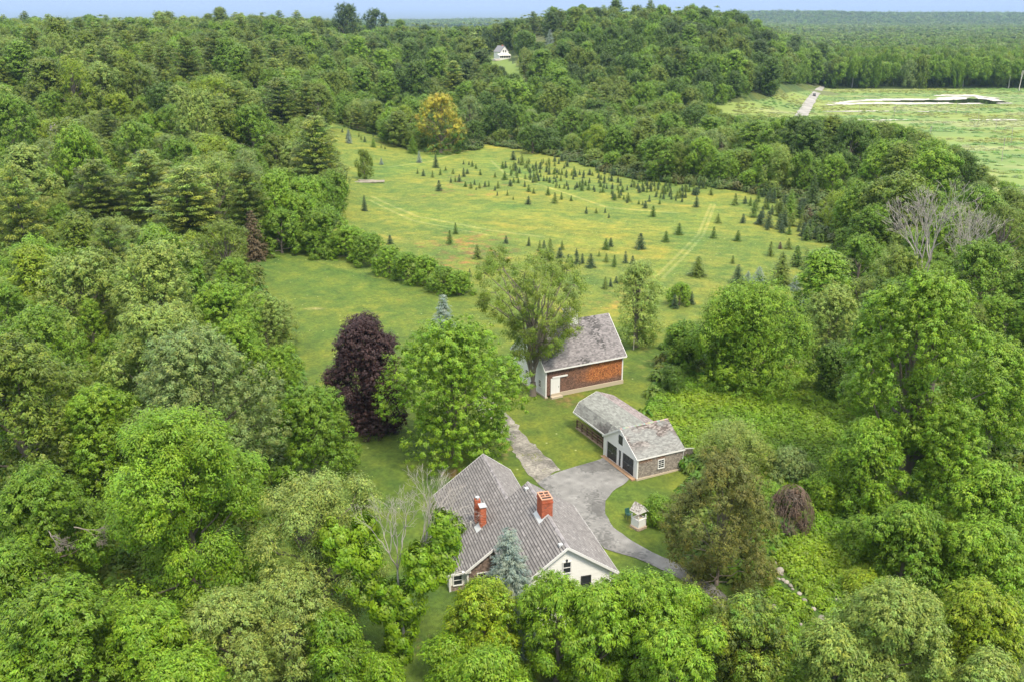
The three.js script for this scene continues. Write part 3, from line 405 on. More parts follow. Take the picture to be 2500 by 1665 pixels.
  const grey = (a, b, r) => { const k2 = 0.72 + 0.5 * r(), f = fbm(a * 0.4, b * 0.8, 2); return mix3([0.18, 0.188, 0.175], [0.235, 0.243, 0.23], f).map((v) => v * k2); }, dk = (a, b, r) => { const k2 = 0.65 + 0.5 * r(), f = sm(fbm(a * 0.5 + 8, b * 0.6, 3), 0.42, 0.6) * sm(a, 1, 7); return mix3([0.22, 0.225, 0.215], [0.09, 0.085, 0.085], f).map((v) => v * k2); }, pk = (a, b, r) => { const k2 = 0.5 + 0.7 * r(); return [0.235 * k2, 0.2 * k2, 0.2 * k2]; };
  [[0, 1, dk], [1, 2, grey], [2, 3, pk], [3, 4, pk]].forEach(([i, j, c], q) => {
    const [x0, ya] = prof[i], [x1, yb] = prof[j], l = Math.hypot(x1 - x0, yb - ya), up = yb > ya, B = up ? V((x1 - x0) / l, (yb - ya) / l, 0) : V((x0 - x1) / l, (ya - yb) / l, 0), O = up ? V(x0, ya, Z0) : V(x1, yb, Z1);
    const len2 = Z1 - Z0 + (q === 1 || q === 2 ? 2.6 * 0 : 0), sl = part(s, 'roof', slab([V(x0, ya, Z0), V(x0, ya, Z1), V(x1, yb, Z1), V(x1, yb, Z0)], 0.08), darkWood);
    part(sl, 'shingles', courses(O.clone().add(V(0, 0.012, 0)), V(0, 0, up ? 1 : -1), B, [[0, 0], [len2, 0], [len2, l], [0, l]], { exp: 0.16, tab: 0.4, th: 0.018, col: c, seed: 40 + q }), shingleMat, 'stuff');
  });
  { // the upper roof runs on over the garage roof to its ridge
    const e = [[1.15, 3.45], [3.6, 4.42]], l = Math.hypot(2.45, 0.97), B = V(2.45 / l, 0.97 / l, 0);
    const ex = part(s, 'roof', slab([V(1.15, 3.45, Z1), V(1.15, 3.45, 1.7), V(3.6, 4.42, 3.2), V(3.6, 4.42, Z1)], 0.05), darkWood);
    part(ex, 'shingles', courses(V(1.15, 3.462, Z1), V(0, 0, 1), B, [[0, 0], [1.84, 0], [3.34, l], [0, l]], { exp: 0.16, tab: 0.4, th: 0.018, col: grey, seed: 48 }), shingleMat, 'stuff');
    const l3 = Math.hypot(0.8, 1.2), e3 = part(s, 'roof', slab([V(0.35, 2.25, Z1), V(1.15, 3.45, 1.7), V(1.15, 3.45, Z1)], 0.05), darkWood);
    part(e3, 'shingles', courses(V(0.35, 2.262, Z1), V(0, 0, 1), V(0.8 / l3, 1.2 / l3, 0), [[0, 0], [1.84, l3], [0, l3]], { exp: 0.16, tab: 0.4, th: 0.018, col: dk, seed: 47 }), shingleMat, 'stuff');
    const B2 = V(-2.45 / l, 0.97 / l, 0), e2 = part(s, 'roof', slab([V(6.05, 3.45, 1.7), V(6.05, 3.45, Z1), V(3.6, 4.42, Z1), V(3.6, 4.42, 3.2)], 0.05), darkWood);
    part(e2, 'shingles', courses(V(6.05, 3.462, Z1), V(0, 0, -1), B2, [[0, 0], [0, l], [-3.34, l], [-1.84, 0]], { exp: 0.16, tab: 0.4, th: 0.018, col: pk, seed: 49 }), shingleMat, 'stuff');
  }
  part(s, 'fascia', [rake(V(0.34, 2.2, Z0 - 0.05), V(0.34, 2.2, Z1), 0.2, 0.06)], white);
  part(s, 'fascia', [0, 1, 2, 3].map((i) => rake(V(prof[i][0], prof[i][1] - 0.08, Z0 - 0.03), V(prof[i + 1][0], prof[i + 1][1] - 0.08, Z0 - 0.03), 0.18, 0.05)), whiteOld);
  const n = 7; for (let i = 0; i < n; i++) { const z = Z0 + 0.2 + i * (Z1 - Z0 - 0.3) / (n - 1); part(s, 'post', box(0.15, 2.3, 0.15, 0.8, 0, z), darkWood); if (i < n - 1) { part(s, 'brace', [rake(V(0.8, 1.75, z + 0.08), V(0.8, 2.2, z + 0.5), 0.1, 0.08)], darkWood); } }
  for (const y of [0.35, 0.75, 1.12]) part(s, 'rail', bx(0.76, 0.84, y, y + 0.14, Z0 + 0.1, Z1), std([0.19, 0.12, 0.08]));
  part(s, 'wall', [bx(6.5, 6.62, 0.02, 2.5, Z0, Z1), bx(1.2, 6.5, 0.02, 2.6, Z1 - 0.12, Z1 - 0.04), bx(3.2, 3.3, 0.02, 2.9, Z0 + 3.4, Z1 - 0.15)], brownWall);
  part(s, 'sill', bx(0.68, 0.95, -0.1, 0.16, Z0, Z1), std([0.3, 0.22, 0.15]));
}
{ // ---- barn: x = along its front, z = towards the camera
  const b = thing('barn', 'grey-roofed barn with orange-brown shingle side wall and white gable end behind the shed', 'barn', [4.45, 0, -116.16], 0.474);
  const L = 12.2, W = 9.2, he = 4.28, hp = 8.7, k = (hp - he) / (W / 2), f0 = 0.55;
  const front = [[0, 0.4], [L, f0], [L, he], [0, he]];
  const col = (a, y, r) => { const n = fbm(a * 0.35 + 2, y * 0.5 + 4, 3), orangeMix = sm(a / L + 0.9 * (n - 0.5), 0.02, 0.75) * sm(y + 0.8 * n, 1.1, 1.9), k2 = 0.55 + 0.8 * r(), hot = r() < 0.5 ? [0.37, 0.142, 0.045] : [0.28, 0.095, 0.033]; return mix3([0.135, 0.075, 0.055], hot, orangeMix).map((v) => v * k2); };  // the shingles' own orange colour, stronger to the right and higher up
  const wf = part(b, 'wall', [bx(0.1, L - 0.05, 0.3, he, -0.22, -0.02), bx(L - 0.22, L - 0.02, 0.3, he, -W + 0.05, -0.22), bx(0.1, L - 0.1, 0.3, he, -W + 0.02, -W + 0.2)], brownWall);
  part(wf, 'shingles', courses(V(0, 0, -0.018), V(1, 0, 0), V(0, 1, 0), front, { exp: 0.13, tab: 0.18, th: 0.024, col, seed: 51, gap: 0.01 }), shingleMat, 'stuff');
  const gp = [[0, 0.2], [W, 0.2], [W, he], [W / 2, hp - 0.2], [0, he]], gs = new THREE.Shape(gp.map(([x, y]) => new THREE.Vector2(-x, y))), gg = new THREE.ExtrudeGeometry(gs, { depth: 0.16, bevelEnabled: false }); gg.rotateY(-Math.PI / 2); gg.scale(1, 1, -1);
  const gw = part(b, 'wall', (() => { const q = new Soup(), P = gp.map(([x, y]) => V(0.02, y, -x)), Q = gp.map(([x, y]) => V(0.18, y, -x)); for (let i = 1; i < 4; i++) { q.tri(P[0], P[i + 1], P[i], [1, 1, 1]); q.tri(Q[0], Q[i], Q[i + 1], [1, 1, 1]); } gp.forEach((_, i) => { const j = (i + 1) % 5; q.quad(P[i], P[j], Q[j], Q[i], [1, 1, 1]); }); const m = q.build(); m.deleteAttribute('color'); return m; })(), white); gw.userData.label = 'white clapboard gable end';
  part(gw, 'siding', courses(V(0.018, 0, -W), V(0, 0, 1), V(0, 1, 0), gp.map(([x, y]) => [x, y]), { exp: 0.13, tab: 4, th: 0.022, col: (a, y, r) => { const v = 0.66 + 0.06 * r(); return [v, v, v * 0.98]; }, butt: (c) => c.map((v) => v * 0.85), seed: 52 }), boardMat, 'stuff');
  for (const [z, y, w, h2] of [[-1.5, 1.2, 0.55, 0.9], [-5.2, 1.2, 0.7, 1.1], [-7.4, 1.3, 0.7, 1.1], [-4.6, 4.6, 0.7, 1.1]]) windowAt(b, -0.012, y, z, -Math.PI / 2, w, h2, { bars: [4, 2], frame: whiteOld });
  part(b, 'foundation', [bx(0.8, L + 0.08, -0.4, f0, -0.2, 0.16), bx(L - 0.1, L + 0.07, -0.4, 0.5, -W, -0.2), bx(-0.08, 0.3, -0.4, 0.2, -W, 0.1)], concrete);
  const cl = 1 / Math.sqrt(1 + k * k), o = 0.35, len = (W / 2 + o) / cl, y0 = he - o * k + 0.12, B1 = V(0, k * cl, -cl), B2 = V(0, k * cl, cl), pr = [[0, 0], [L + 0.7, 0], [L + 0.7, len], [0, len]];
  const rc = (a, y, r) => { const n = fbm(a * 0.5 + 3, y * 0.4, 3), dark = sm(n, 0.5, 0.66), k2 = 0.6 + 0.65 * r(); return mix3([0.20, 0.187, 0.195], r() < 0.55 ? [0.08, 0.077, 0.08] : [0.20, 0.187, 0.195], dark).map((v) => v * k2); };
  const rf = part(b, 'roof', slab([V(-0.35, y0, o), V(L + 0.35, y0, o), V(L + 0.35, y0 + B1.y * len, -W / 2), V(-0.35, y0 + B1.y * len, -W / 2)], 0.14), whiteOld);
  part(rf, 'shingles', courses(V(-0.35, y0 + 0.005, o), V(1, 0, 0), B1, pr, { exp: 0.16, tab: 0.3, th: 0.028, col: rc, seed: 54 }), shingleMat, 'stuff');
  const rb = part(b, 'roof', slab([V(-0.35, y0, -W - o), V(L + 0.35, y0, -W - o), V(L + 0.35, y0 + B1.y * len, -W / 2), V(-0.35, y0 + B1.y * len, -W / 2)], 0.14), whiteOld);
  part(rb, 'shingles', courses(V(L + 0.35, y0 + 0.005, -W - o), V(-1, 0, 0), B2, pr, { exp: 0.16, tab: 0.3, th: 0.028, col: rc, seed: 55 }), shingleMat, 'stuff');
  part(b, 'trim', [bx(-0.35, L + 0.36, y0 - 0.2, y0 - 0.03, o - 0.02, o + 0.05), rake(V(-0.36, y0 - 0.1, o), V(-0.36, y0 + B1.y * len - 0.1, -W / 2), 0.24, 0.06), rake(V(-0.361, y0 - 0.1, -W - o), V(-0.361, y0 + B1.y * len - 0.1, -W / 2), 0.24, 0.06), rake(V(L + 0.36, y0 - 0.1, o), V(L + 0.36, y0 + B1.y * len - 0.1, -W / 2), 0.2, 0.06), bx(L - 0.16, L + 0.03, f0, he - 0.2, -0.14, 0.035), bx(-0.03, 0.16, 0.2, he - 0.2, -0.14, 0.035), bx(-0.35, L + 0.36, y0 - 0.2, y0 - 0.03, -W - o - 0.05, -W - o + 0.02)], white);
  const dr = part(b, 'door', bx(0.75, 2.15, 0.32, 2.7, 0.03, 0.09), white); dr.userData.label = 'white sliding plank door in the shingle wall';
  for (let i = 0; i < 6; i++) part(dr, 'plank', bx(0.77 + i * 0.229, 0.77 + i * 0.229 + 0.215, 0.34, 2.68, 0.088, 0.105), white);
  part(dr, 'handle', box(0.05, 0.2, 0.05, 1.95, 1.4, 0.11), blackPaint);
  part(b, 'door_track', bx(1.0, 3.3, 2.72, 2.92, 0.02, 0.16), white);
  part(b, 'step', bx(0.6, 2.3, -0.1, 0.25, 0.17, 0.7), concrete);
  // louvred lantern on the ridge
  const yr = y0 + B1.y * len, cu = part(b, 'cupola', [bx(5.6, 5.75, yr - 0.6, yr + 1.3, -W / 2 - 0.75, -W / 2 + 0.75), bx(6.95, 7.1, yr - 0.6, yr + 1.3, -W / 2 - 0.75, -W / 2 + 0.75), bx(5.76, 6.94, yr + 1.1, yr + 1.3, -W / 2 - 0.75, -W / 2 + 0.75), bx(5.76, 6.94, yr - 0.6, yr + 0.35, -W / 2 - 0.74, -W / 2 + 0.74)], white);
  for (let i = 0; i < 5; i++) part(cu, 'louver', rake(V(5.76, yr + 0.45 + i * 0.13, -W / 2 + 0.7), V(6.94, yr + 0.45 + i * 0.13, -W / 2 + 0.7), 0.02, 0.14), whiteOld);
  part(cu, 'cupola_roof', (() => { const g = new THREE.ConeGeometry(1.3, 0.8, 4); g.rotateY(Math.PI / 4); g.translate(6.35, yr + 1.7, -W / 2); return g; })(), std([0.27, 0.26, 0.26]));
}
{ // ---- well house
  const w = thing('well_house', 'little white well house with shingled gable roof on a stone base by the drive', 'well house', [12.62, land(12.6, 83) - 0.02, -82.89], 0.63);
  const S = 1.06;
  part(w, 'stone_base', (() => { const r = rng(3), gs = []; for (const [n, f] of [[7, (t) => [t * S, 0.02]], [7, (t) => [-0.02, -t * S]]]) for (let row = 0; row < 2; row++) for (let i = 0; i < n; i++) { const [x, z] = f((i + 0.5) / n), g = new THREE.DodecahedronGeometry(0.13 + 0.03 * r()); g.scale(1, 0.75, 1); g.rotateY(r() * 6); g.translate(x, 0.08 + row * 0.15, z); gs.push(g); } gs.push(bx(0.05, S - 0.05, -0.2, 0.3, -S + 0.05, -0.05)); return gs; })(), std([0.33, 0.26, 0.2], { roughness: 1 }));
  part(w, 'wall', [bx(0, S, 0.32, 1.12, -0.06, 0), bx(0, S, 0.32, 1.12, -S, -S + 0.06), bx(0, 0.06, 0.32, 1.12, -S + 0.06, -0.06), bx(S - 0.06, S, 0.32, 1.12, -S + 0.06, -0.06)], white);
  part(w, 'ledge', [bx(-0.03, S + 0.03, 1.12, 1.16, -0.11, 0.03), bx(-0.03, 0.1, 1.12, 1.159, -S, -0.11), bx(S - 0.1, S + 0.03, 1.12, 1.159, -S, -0.11)], white);
  part(w, 'cover', bx(0.1, S - 0.1, 1.0, 1.05, -S + 0.06, -0.1), std([0.5, 0.44, 0.34]));
  for (const [x, z] of [[0.05, -0.05], [S - 0.05, -0.05], [0.05, -S + 0.05], [S - 0.05, -S + 0.05]]) part(w, 'post', box(0.1, 0.82, 0.1, x, 1.14, z), white);
  const e = 1.92, pk = 2.72, hw = S / 2 + 0.16, l = Math.hypot(hw, pk - e), c = (a, b, r) => { const q = 0.5 + 0.7 * r(); return r() < 0.2 ? [0.17, 0.15, 0.13] : [0.36 * q, 0.34 * q, 0.32 * q]; };
  const rf = part(w, 'roof', [slab([V(S / 2 - hw, e, 0.12), V(S / 2 - hw, e, -S - 0.12), V(S / 2, pk, -S - 0.12), V(S / 2, pk, 0.12)], 0.05), slab([V(S / 2 + hw, e, 0.12), V(S / 2 + hw, e, -S - 0.12), V(S / 2, pk, -S - 0.12), V(S / 2, pk, 0.12)], 0.05)], white);
  const q = [[0, 0], [S + 0.24, 0], [S + 0.24, l], [0, l]];
  part(rf, 'shingles', [courses(V(S / 2 - hw, e + 0.004, -S - 0.12), V(0, 0, 1), V(hw / l, (pk - e) / l, 0), q, { exp: 0.12, tab: 0.16, th: 0.02, col: c, seed: 61 }), courses(V(S / 2 + hw, e + 0.004, 0.12), V(0, 0, -1), V(-hw / l, (pk - e) / l, 0), q, { exp: 0.12, tab: 0.16, th: 0.02, col: c, seed: 62 })], shingleMat, 'stuff');
  part(w, 'gable', [slab([V(0, e - 0.02, -0.01), V(S, e - 0.02, -0.01), V(S / 2, pk - 0.12, -0.01)], 0.05), slab([V(0, e - 0.02, -S + 0.06), V(S, e - 0.02, -S + 0.06), V(S / 2, pk - 0.12, -S + 0.06)], 0.05)], white);
  part(w, 'windlass', (() => { const g = new THREE.CylinderGeometry(0.06, 0.06, S - 0.2, 10); g.rotateX(Math.PI / 2); g.translate(S / 2, 1.5, -S / 2); return g; })(), darkWood);
}
{ // ---- green garden chair behind the well house
  const [x, d] = ground(1535, 1264), c = thing('garden_chair', 'dark green plastic garden chair on the grass beside the well house', 'chair', [x, land(x, d), -d], 0.5), m = std([0.02, 0.075, 0.06], { roughness: 0.45 });
  part(c, 'seat', (() => { const g = new RoundedBoxGeometry(0.56, 0.05, 0.5, 2, 0.02); g.translate(0, 0.42, 0); return g; })(), m);
  part(c, 'backrest', (() => { const g = new RoundedBoxGeometry(0.54, 0.55, 0.04, 2, 0.02); g.rotateX(-0.25); g.translate(0, 0.7, -0.3); return g; })(), m);
  for (const sx of [-1, 1]) { part(c, 'armrest', box(0.06, 0.04, 0.5, sx * 0.3, 0.62, 0), m); for (const sz of [-1, 1]) part(c, 'leg', rake(V(sx * 0.28, 0, sz * 0.26), V(sx * 0.26, sz > 0 ? 0.63 : 0.45, sz * 0.22), 0.05, 0.05), m); }
}
{ // ---- white house on the hill, and two more behind it
  function hillHouse(name, label, ox, oy, s, turn, wallM, roofM, o = {}) {
    const [x, d] = gO(ox, oy), g = thing(name, label, 'house', [x, land(x, d), -d], turn), W = 6.5 * s, Lg = 10 * s, he = 5.2 * s, hp = 9 * s;
    part(g, 'wall', (() => { const sh = new THREE.Shape([[-W / 2, -1.5], [W / 2, -1.5], [W / 2, he], [0, hp], [-W / 2, he]].map(([a, b]) => new THREE.Vector2(a, b))), e = new THREE.ExtrudeGeometry(sh, { depth: Lg, bevelEnabled: false }); e.translate(0, 0, -Lg); return e; })(), wallM);
    const r = part(g, 'roof', [slab([V(-W / 2 - 0.4, he - 0.35, 0.3), V(-W / 2 - 0.4, he - 0.35, -Lg - 0.3), V(0, hp + 0.12, -Lg - 0.3), V(0, hp + 0.12, 0.3)], 0.2), slab([V(W / 2 + 0.4, he - 0.35, 0.3), V(W / 2 + 0.4, he - 0.35, -Lg - 0.3), V(0, hp + 0.12, -Lg - 0.3), V(0, hp + 0.12, 0.3)], 0.2)], roofM);
    if (o.chimney) part(r, 'chimney', box(0.9, 1.8, 0.9, 0, hp - 0.3, -Lg * 0.3), std([0.4, 0.12, 0.07]));
    for (const [wx, wy] of o.windows || [[-1.4, 1.2], [1.4, 1.2], [-1.2, 4.4], [1.2, 4.4]]) windowAt(g, wx * s, wy * s, 0.02, 0, 0.95 * s, 1.5 * s);
    for (let i = 0; i < 3; i++) for (const wy of [1.2, 3.6]) windowAt(g, W / 2 + 0.02, wy * s, -Lg * (0.2 + 0.3 * i), Math.PI / 2, 0.95 * s, 1.4 * s);
    return g;
  }
  const w = hillHouse('white_house', 'white gabled house with red chimney and glazed porch among the hillside trees', 1160, 136, 1, 0.5, white, std([0.2, 0.2, 0.22]), { chimney: true, windows: [[-0.9, 4.6], [0.9, 4.6]] });
  part(w, 'porch', [bx(-5.6, 3.2, -0.6, 0.9, 0.02, 3.4)], white); part(w, 'porch_roof', slab([V(-5.8, 2.7, 3.7), V(3.4, 2.7, 3.7), V(3.4, 3.7, 0.03), V(-5.8, 3.7, 0.03)], 0.2), whiteOld);
  for (let i = 0; i < 7; i++) { part(w, 'post', box(0.28, 1.9, 0.28, -5.4 + i * 1.4, 0.9, 3.25), white); if (i < 6) part(w, 'pane', bx(-5.25 + i * 1.4, -4.15 + i * 1.4, 0.92, 2.6, 3.2, 3.26), glass); }
  part(w, 'terrace', bx(-9.5, -5.7, -0.8, 0.3, -1, 4), std([0.5, 0.46, 0.42]));
  hillHouse('hill_house', 'cream house with grey roof half hidden by trees at the top of the hill', 1240, 80, 1, 1.35, std([0.66, 0.58, 0.42]), std([0.36, 0.36, 0.36]));
  hillHouse('hill_house', 'grey-roofed house peeping out beside the dark spruce near the skyline', 1093, 78, 0.95, 0.9, std([0.55, 0.53, 0.5]), std([0.3, 0.3, 0.31]));
  // a parked car by the upper drive
}
{ // ---- cars
  function car(name, label, x, d, turn, paint) {
    const g = thing(name, label, 'car', [x, land(x, d) + 0.35, -d], turn), P = new THREE.MeshPhysicalMaterial({ color: paint, roughness: 0.35, clearcoat: 1, clearcoatRoughness: 0.05 });
    const side = new THREE.Shape([[-2.2, 0.35], [2.2, 0.35], [2.3, 0.6], [2.2, 0.95], [1.3, 1.02], [0.6, 1.5], [-1.3, 1.55], [-2.05, 1.05], [-2.25, 0.95], [-2.3, 0.6]].map(([a, b]) => new THREE.Vector2(a, b)));
    const e = new THREE.ExtrudeGeometry(side, { depth: 1.66, bevelEnabled: true, bevelThickness: 0.07, bevelSize: 0.05, bevelSegments: 2 }); e.translate(0, 0, -0.83); e.rotateY(Math.PI / 2); part(g, 'body', e, P);
    part(g, 'windscreen', slab([V(-0.72, 1.5, 1.42), V(0.72, 1.5, 1.42), V(0.78, 1.1, 2.02), V(-0.78, 1.1, 2.02)], 0.02).translate(0, 0.09, 0.06), glass);
    part(g, 'windscreen', slab([V(-0.72, 1.46, -0.72), V(0.72, 1.46, -0.72), V(0.76, 1.06, -1.3), V(-0.76, 1.06, -1.3)], 0.02).translate(0, 0.09, -0.05), glass);
    for (const sx of [-1, 1]) { part(g, 'side_window', bx(sx * 0.9 - 0.012, sx * 0.9 + 0.012, 1.08, 1.42, -0.5, 1.3), glass); for (const sz of [-1, 1]) { const t = new THREE.CylinderGeometry(0.33, 0.33, 0.22, 16); t.rotateZ(Math.PI / 2); t.translate(sx * 0.8, 0.33, sz * 1.4); part(g, 'wheel', t, std([0.03, 0.03, 0.03])); } part(g, 'tail_light', bx(sx * 0.7 - 0.14, sx * 0.7 + 0.14, 0.75, 0.9, 2.33, 2.37), std([0.4, 0.02, 0.02])); }
    return g;
  }
  const [x, d] = gO(1873, 222); car('car', 'dark grey car driving along the pale road through the marsh', x, d, -0.3, rgb(0.06, 0.065, 0.07));
  const [x2, d2] = gO(1245, 122); car('parked_car', 'white car parked under the trees right of the white hillside house', x2, d2, 1.4, rgb(0.7, 0.7, 0.7));
}
{ // ---- log pile, post, stones
  const [x, d] = gO(848, 420), g = thing('log_pile', 'low pile of pale bare logs lying at the left edge of the field', 'log pile', [x, land(x, d), -d], 0.1), r = rng(8), m = std([0.30, 0.27, 0.23]);
  for (let i = 0; i < 16; i++) { const q = new THREE.CylinderGeometry(0.13 + 0.08 * r(), 0.16 + 0.08 * r(), 3 + 3.5 * r(), 7); q.rotateZ(Math.PI / 2 + (r() - 0.5) * 0.12); q.rotateY((r() - 0.5) * 0.4); q.translate((r() - 0.5) * 6.5, 0.2 + 0.3 * (i % 3) * r(), (r() - 0.5) * 2); part(g, 'log', q, m); }
  const [px, pd] = gO(1457, 804), p = thing('post', 'thin weathered post standing in the grass behind the barn', 'post', [px, land(px, pd), -pd]); part(p, 'shaft', new THREE.CylinderGeometry(0.07, 0.08, 2.2, 8).translate(0, 1.1, 0), std([0.5, 0.47, 0.42])); part(p, 'cap', new THREE.CylinderGeometry(0.1, 0.1, 0.08, 8).translate(0, 2.24, 0), std([0.5, 0.47, 0.42]));
  const zr = ([a, b]) => [1563.4 + a / 3, 1045.5 + b / 3], st = [[642, 752, 40], [690, 810, 55], [682, 860, 22], [705, 830, 20], [712, 868, 28], [738, 882, 30], [765, 908, 30], [780, 930, 18], [825, 962, 30], [862, 1010, 34], [645, 1055, 40], [925, 1068, 30], [980, 1132, 44], [838, 1172, 20], [1080, 1000, 20], [1468, 655, 24]];
  st.forEach(([a, b, w], i) => { const [ox, oy] = zr([a, b]), [sx, sd] = gO(ox, oy), s = w / 3 * K * Math.hypot(sx, sd, 48) / F, q = new THREE.IcosahedronGeometry(0.5, 2), pp = q.attributes.position, f = i * 7; for (let k = 0; k < pp.count; k++) { const v = V(pp.getX(k), pp.getY(k), pp.getZ(k)), e = 0.75 + 0.55 * fbm(v.x * 2.2 + f, v.y * 2.2 + v.z * 3.1, 2); pp.setXYZ(k, v.x * e * s * 1.25, v.y * e * s * 0.75, v.z * e * s); } q.computeVertexNormals(); q.rotateY(i * 1.3);
    const m = shadowed(new THREE.Mesh(flat(q), std([0.20 + 0.05 * (i % 3), 0.185 + 0.045 * (i % 3), 0.165 + 0.04 * (i % 3)]))); put(m, 'boulder'); m.position.set(sx, land(sx, sd) + s * 0.16, -sd); tag(m, `pale grey boulder in the overgrown meadow, ${['topmost', 'second', 'third', 'fourth', 'fifth', 'sixth', 'seventh', 'eighth', 'ninth', 'tenth', 'eleventh', 'twelfth', 'thirteenth', 'fourteenth', 'fifteenth', 'lone one far right'][i]} down the scattered row`, 'boulder', 'boulders in the overgrown meadow'); });
}
// ------------------------------------------------------------------ trees and shrubs
const leafMat = (c, o = {}) => new THREE.MeshPhysicalMaterial({ color: rgb(...c), vertexColors: true, roughness: 0.5, specularIntensity: 0.5, transmission: 0.48, thickness: 0, side: THREE.DoubleSide, ...o });
const TONES = { deep: [0.102, 0.195, 0.013], mid: [0.173, 0.304, 0.017], bright: [0.218, 0.370, 0.018], lime: [0.258, 0.364, 0.015], vine: [0.209, 0.350, 0.014], pale: [0.276, 0.379, 0.070], grey: [0.238, 0.332, 0.091], olive: [0.177, 0.255, 0.024], moss: [0.191, 0.278, 0.023], locust: [0.283, 0.369, 0.077], gold: [0.490, 0.460, 0.050], yellow: [0.310, 0.320, 0.032], purple: [0.070, 0.034, 0.034], pine: [0.179, 0.254, 0.035], palepine: [0.266, 0.354, 0.056], bluespruce: [0.285, 0.360, 0.310], spruce: [0.062, 0.120, 0.040], cedar: [0.185, 0.205, 0.038], brown: [0.160, 0.120, 0.060], rust: [0.150, 0.110, 0.080], shade: [0.079, 0.147, 0.017] };  // includes one very dark green for the dark-leaved trees
const LM = {}; const foliage = (t) => LM[t] || (LM[t] = leafMat(TONES[t]));
const limbBark = std([0.24, 0.21, 0.19], { roughness: 1 });
const barkMat = std([0.16, 0.135, 0.115], { roughness: 1 }), greyBark = std([0.34, 0.315, 0.29], { roughness: 1 }), birchBark = std([0.5, 0.48, 0.44], { roughness: 1 });
class Leaves {
  constructor(n) { this.p = new Float32Array(n * 9); this.c = new Float32Array(n * 9); this.k = 0; this.n = n; }
  add(x, y, z, nx, ny, nz, ax, ay, az, L, W, r, g, b) { // one pointed leaf: centre, normal, long axis, length, width, colour
    if (this.k >= this.n) return; let d = ax * nx + ay * ny + az * nz; ax -= nx * d; ay -= ny * d; az -= nz * d; d = 1 / (Math.hypot(ax, ay, az) || 1); ax *= d; ay *= d; az *= d;
    const bx_ = ny * az - nz * ay, by = nz * ax - nx * az, bz = nx * ay - ny * ax, o = this.k * 9, P = this.p, C = this.c, h = W / 2, q = L * 0.35;
    P[o] = x + ax * L * 0.65; P[o + 1] = y + ay * L * 0.65; P[o + 2] = z + az * L * 0.65; P[o + 3] = x + bx_ * h - ax * q; P[o + 4] = y + by * h - ay * q; P[o + 5] = z + bz * h - az * q; P[o + 6] = x - bx_ * h - ax * q; P[o + 7] = y - by * h - ay * q; P[o + 8] = z - bz * h - az * q;
    for (let i = 0; i < 9; i += 3) { C[o + i] = r; C[o + i + 1] = g; C[o + i + 2] = b; } this.k++;
  }
  build() { const g = new THREE.BufferGeometry(); g.setAttribute('position', new THREE.BufferAttribute(this.p.slice(0, this.k * 9), 3)); g.setAttribute('color', new THREE.BufferAttribute(this.c.slice(0, this.k * 9), 3)); g.computeVertexNormals(); return g; }
}
function limb(pts, r0, r1, sides = 5) { // tapered limb through points
  const p = [], idx = []; for (let i = 0; i < pts.length; i++) { const a = pts[Math.max(0, i - 1)], b = pts[Math.min(pts.length - 1, i + 1)], t = b.clone().sub(a).normalize(), u = Math.abs(t.y) < 0.9 ? V(0, 1, 0) : V(1, 0, 0), x = V(0, 0, 0).crossVectors(t, u).normalize(), y = V(0, 0, 0).crossVectors(t, x), r = lerp(r0, r1, i / (pts.length - 1)); for (let k = 0; k < sides; k++) { const w = k / sides * 6.2832, q = pts[i].clone().addScaledVector(x, Math.cos(w) * r).addScaledVector(y, Math.sin(w) * r); p.push(q.x, q.y, q.z); } }
  for (let i = 0; i + 1 < pts.length; i++) for (let k = 0; k < sides; k++) { const a = i * sides + k, b = i * sides + (k + 1) % sides; idx.push(a, b, a + sides, b, b + sides, a + sides); }
  const g = new THREE.BufferGeometry(); g.setAttribute('position', new THREE.BufferAttribute(new Float32Array(p), 3)); g.setIndex(idx); g.computeVertexNormals(); return g;
}
const bend = (a, b, r, k = 0.12, n = 4) => { const o = [], L = a.distanceTo(b); for (let i = 0; i <= n; i++) { const t = i / n, q = a.clone().lerp(b, t); if (i && i < n) q.add(V((r() - 0.5) * L * k, (r() - 0.3) * L * k, (r() - 0.5) * L * k)); o.push(q); } return o; };
const ball = (r) => { let x, y, z, d; do { x = r() * 2 - 1; y = r() * 2 - 1; z = r() * 2 - 1; d = x * x + y * y + z * z; } while (d > 1 || d < 0.01); return [x, y, z]; };
const clumpCol = (r, amp) => { const k = 1 + (r() - 0.5) * amp, w = (r() - 0.5) * amp * 0.5; return [k * (1 + w), k, k * (1 - w)]; };
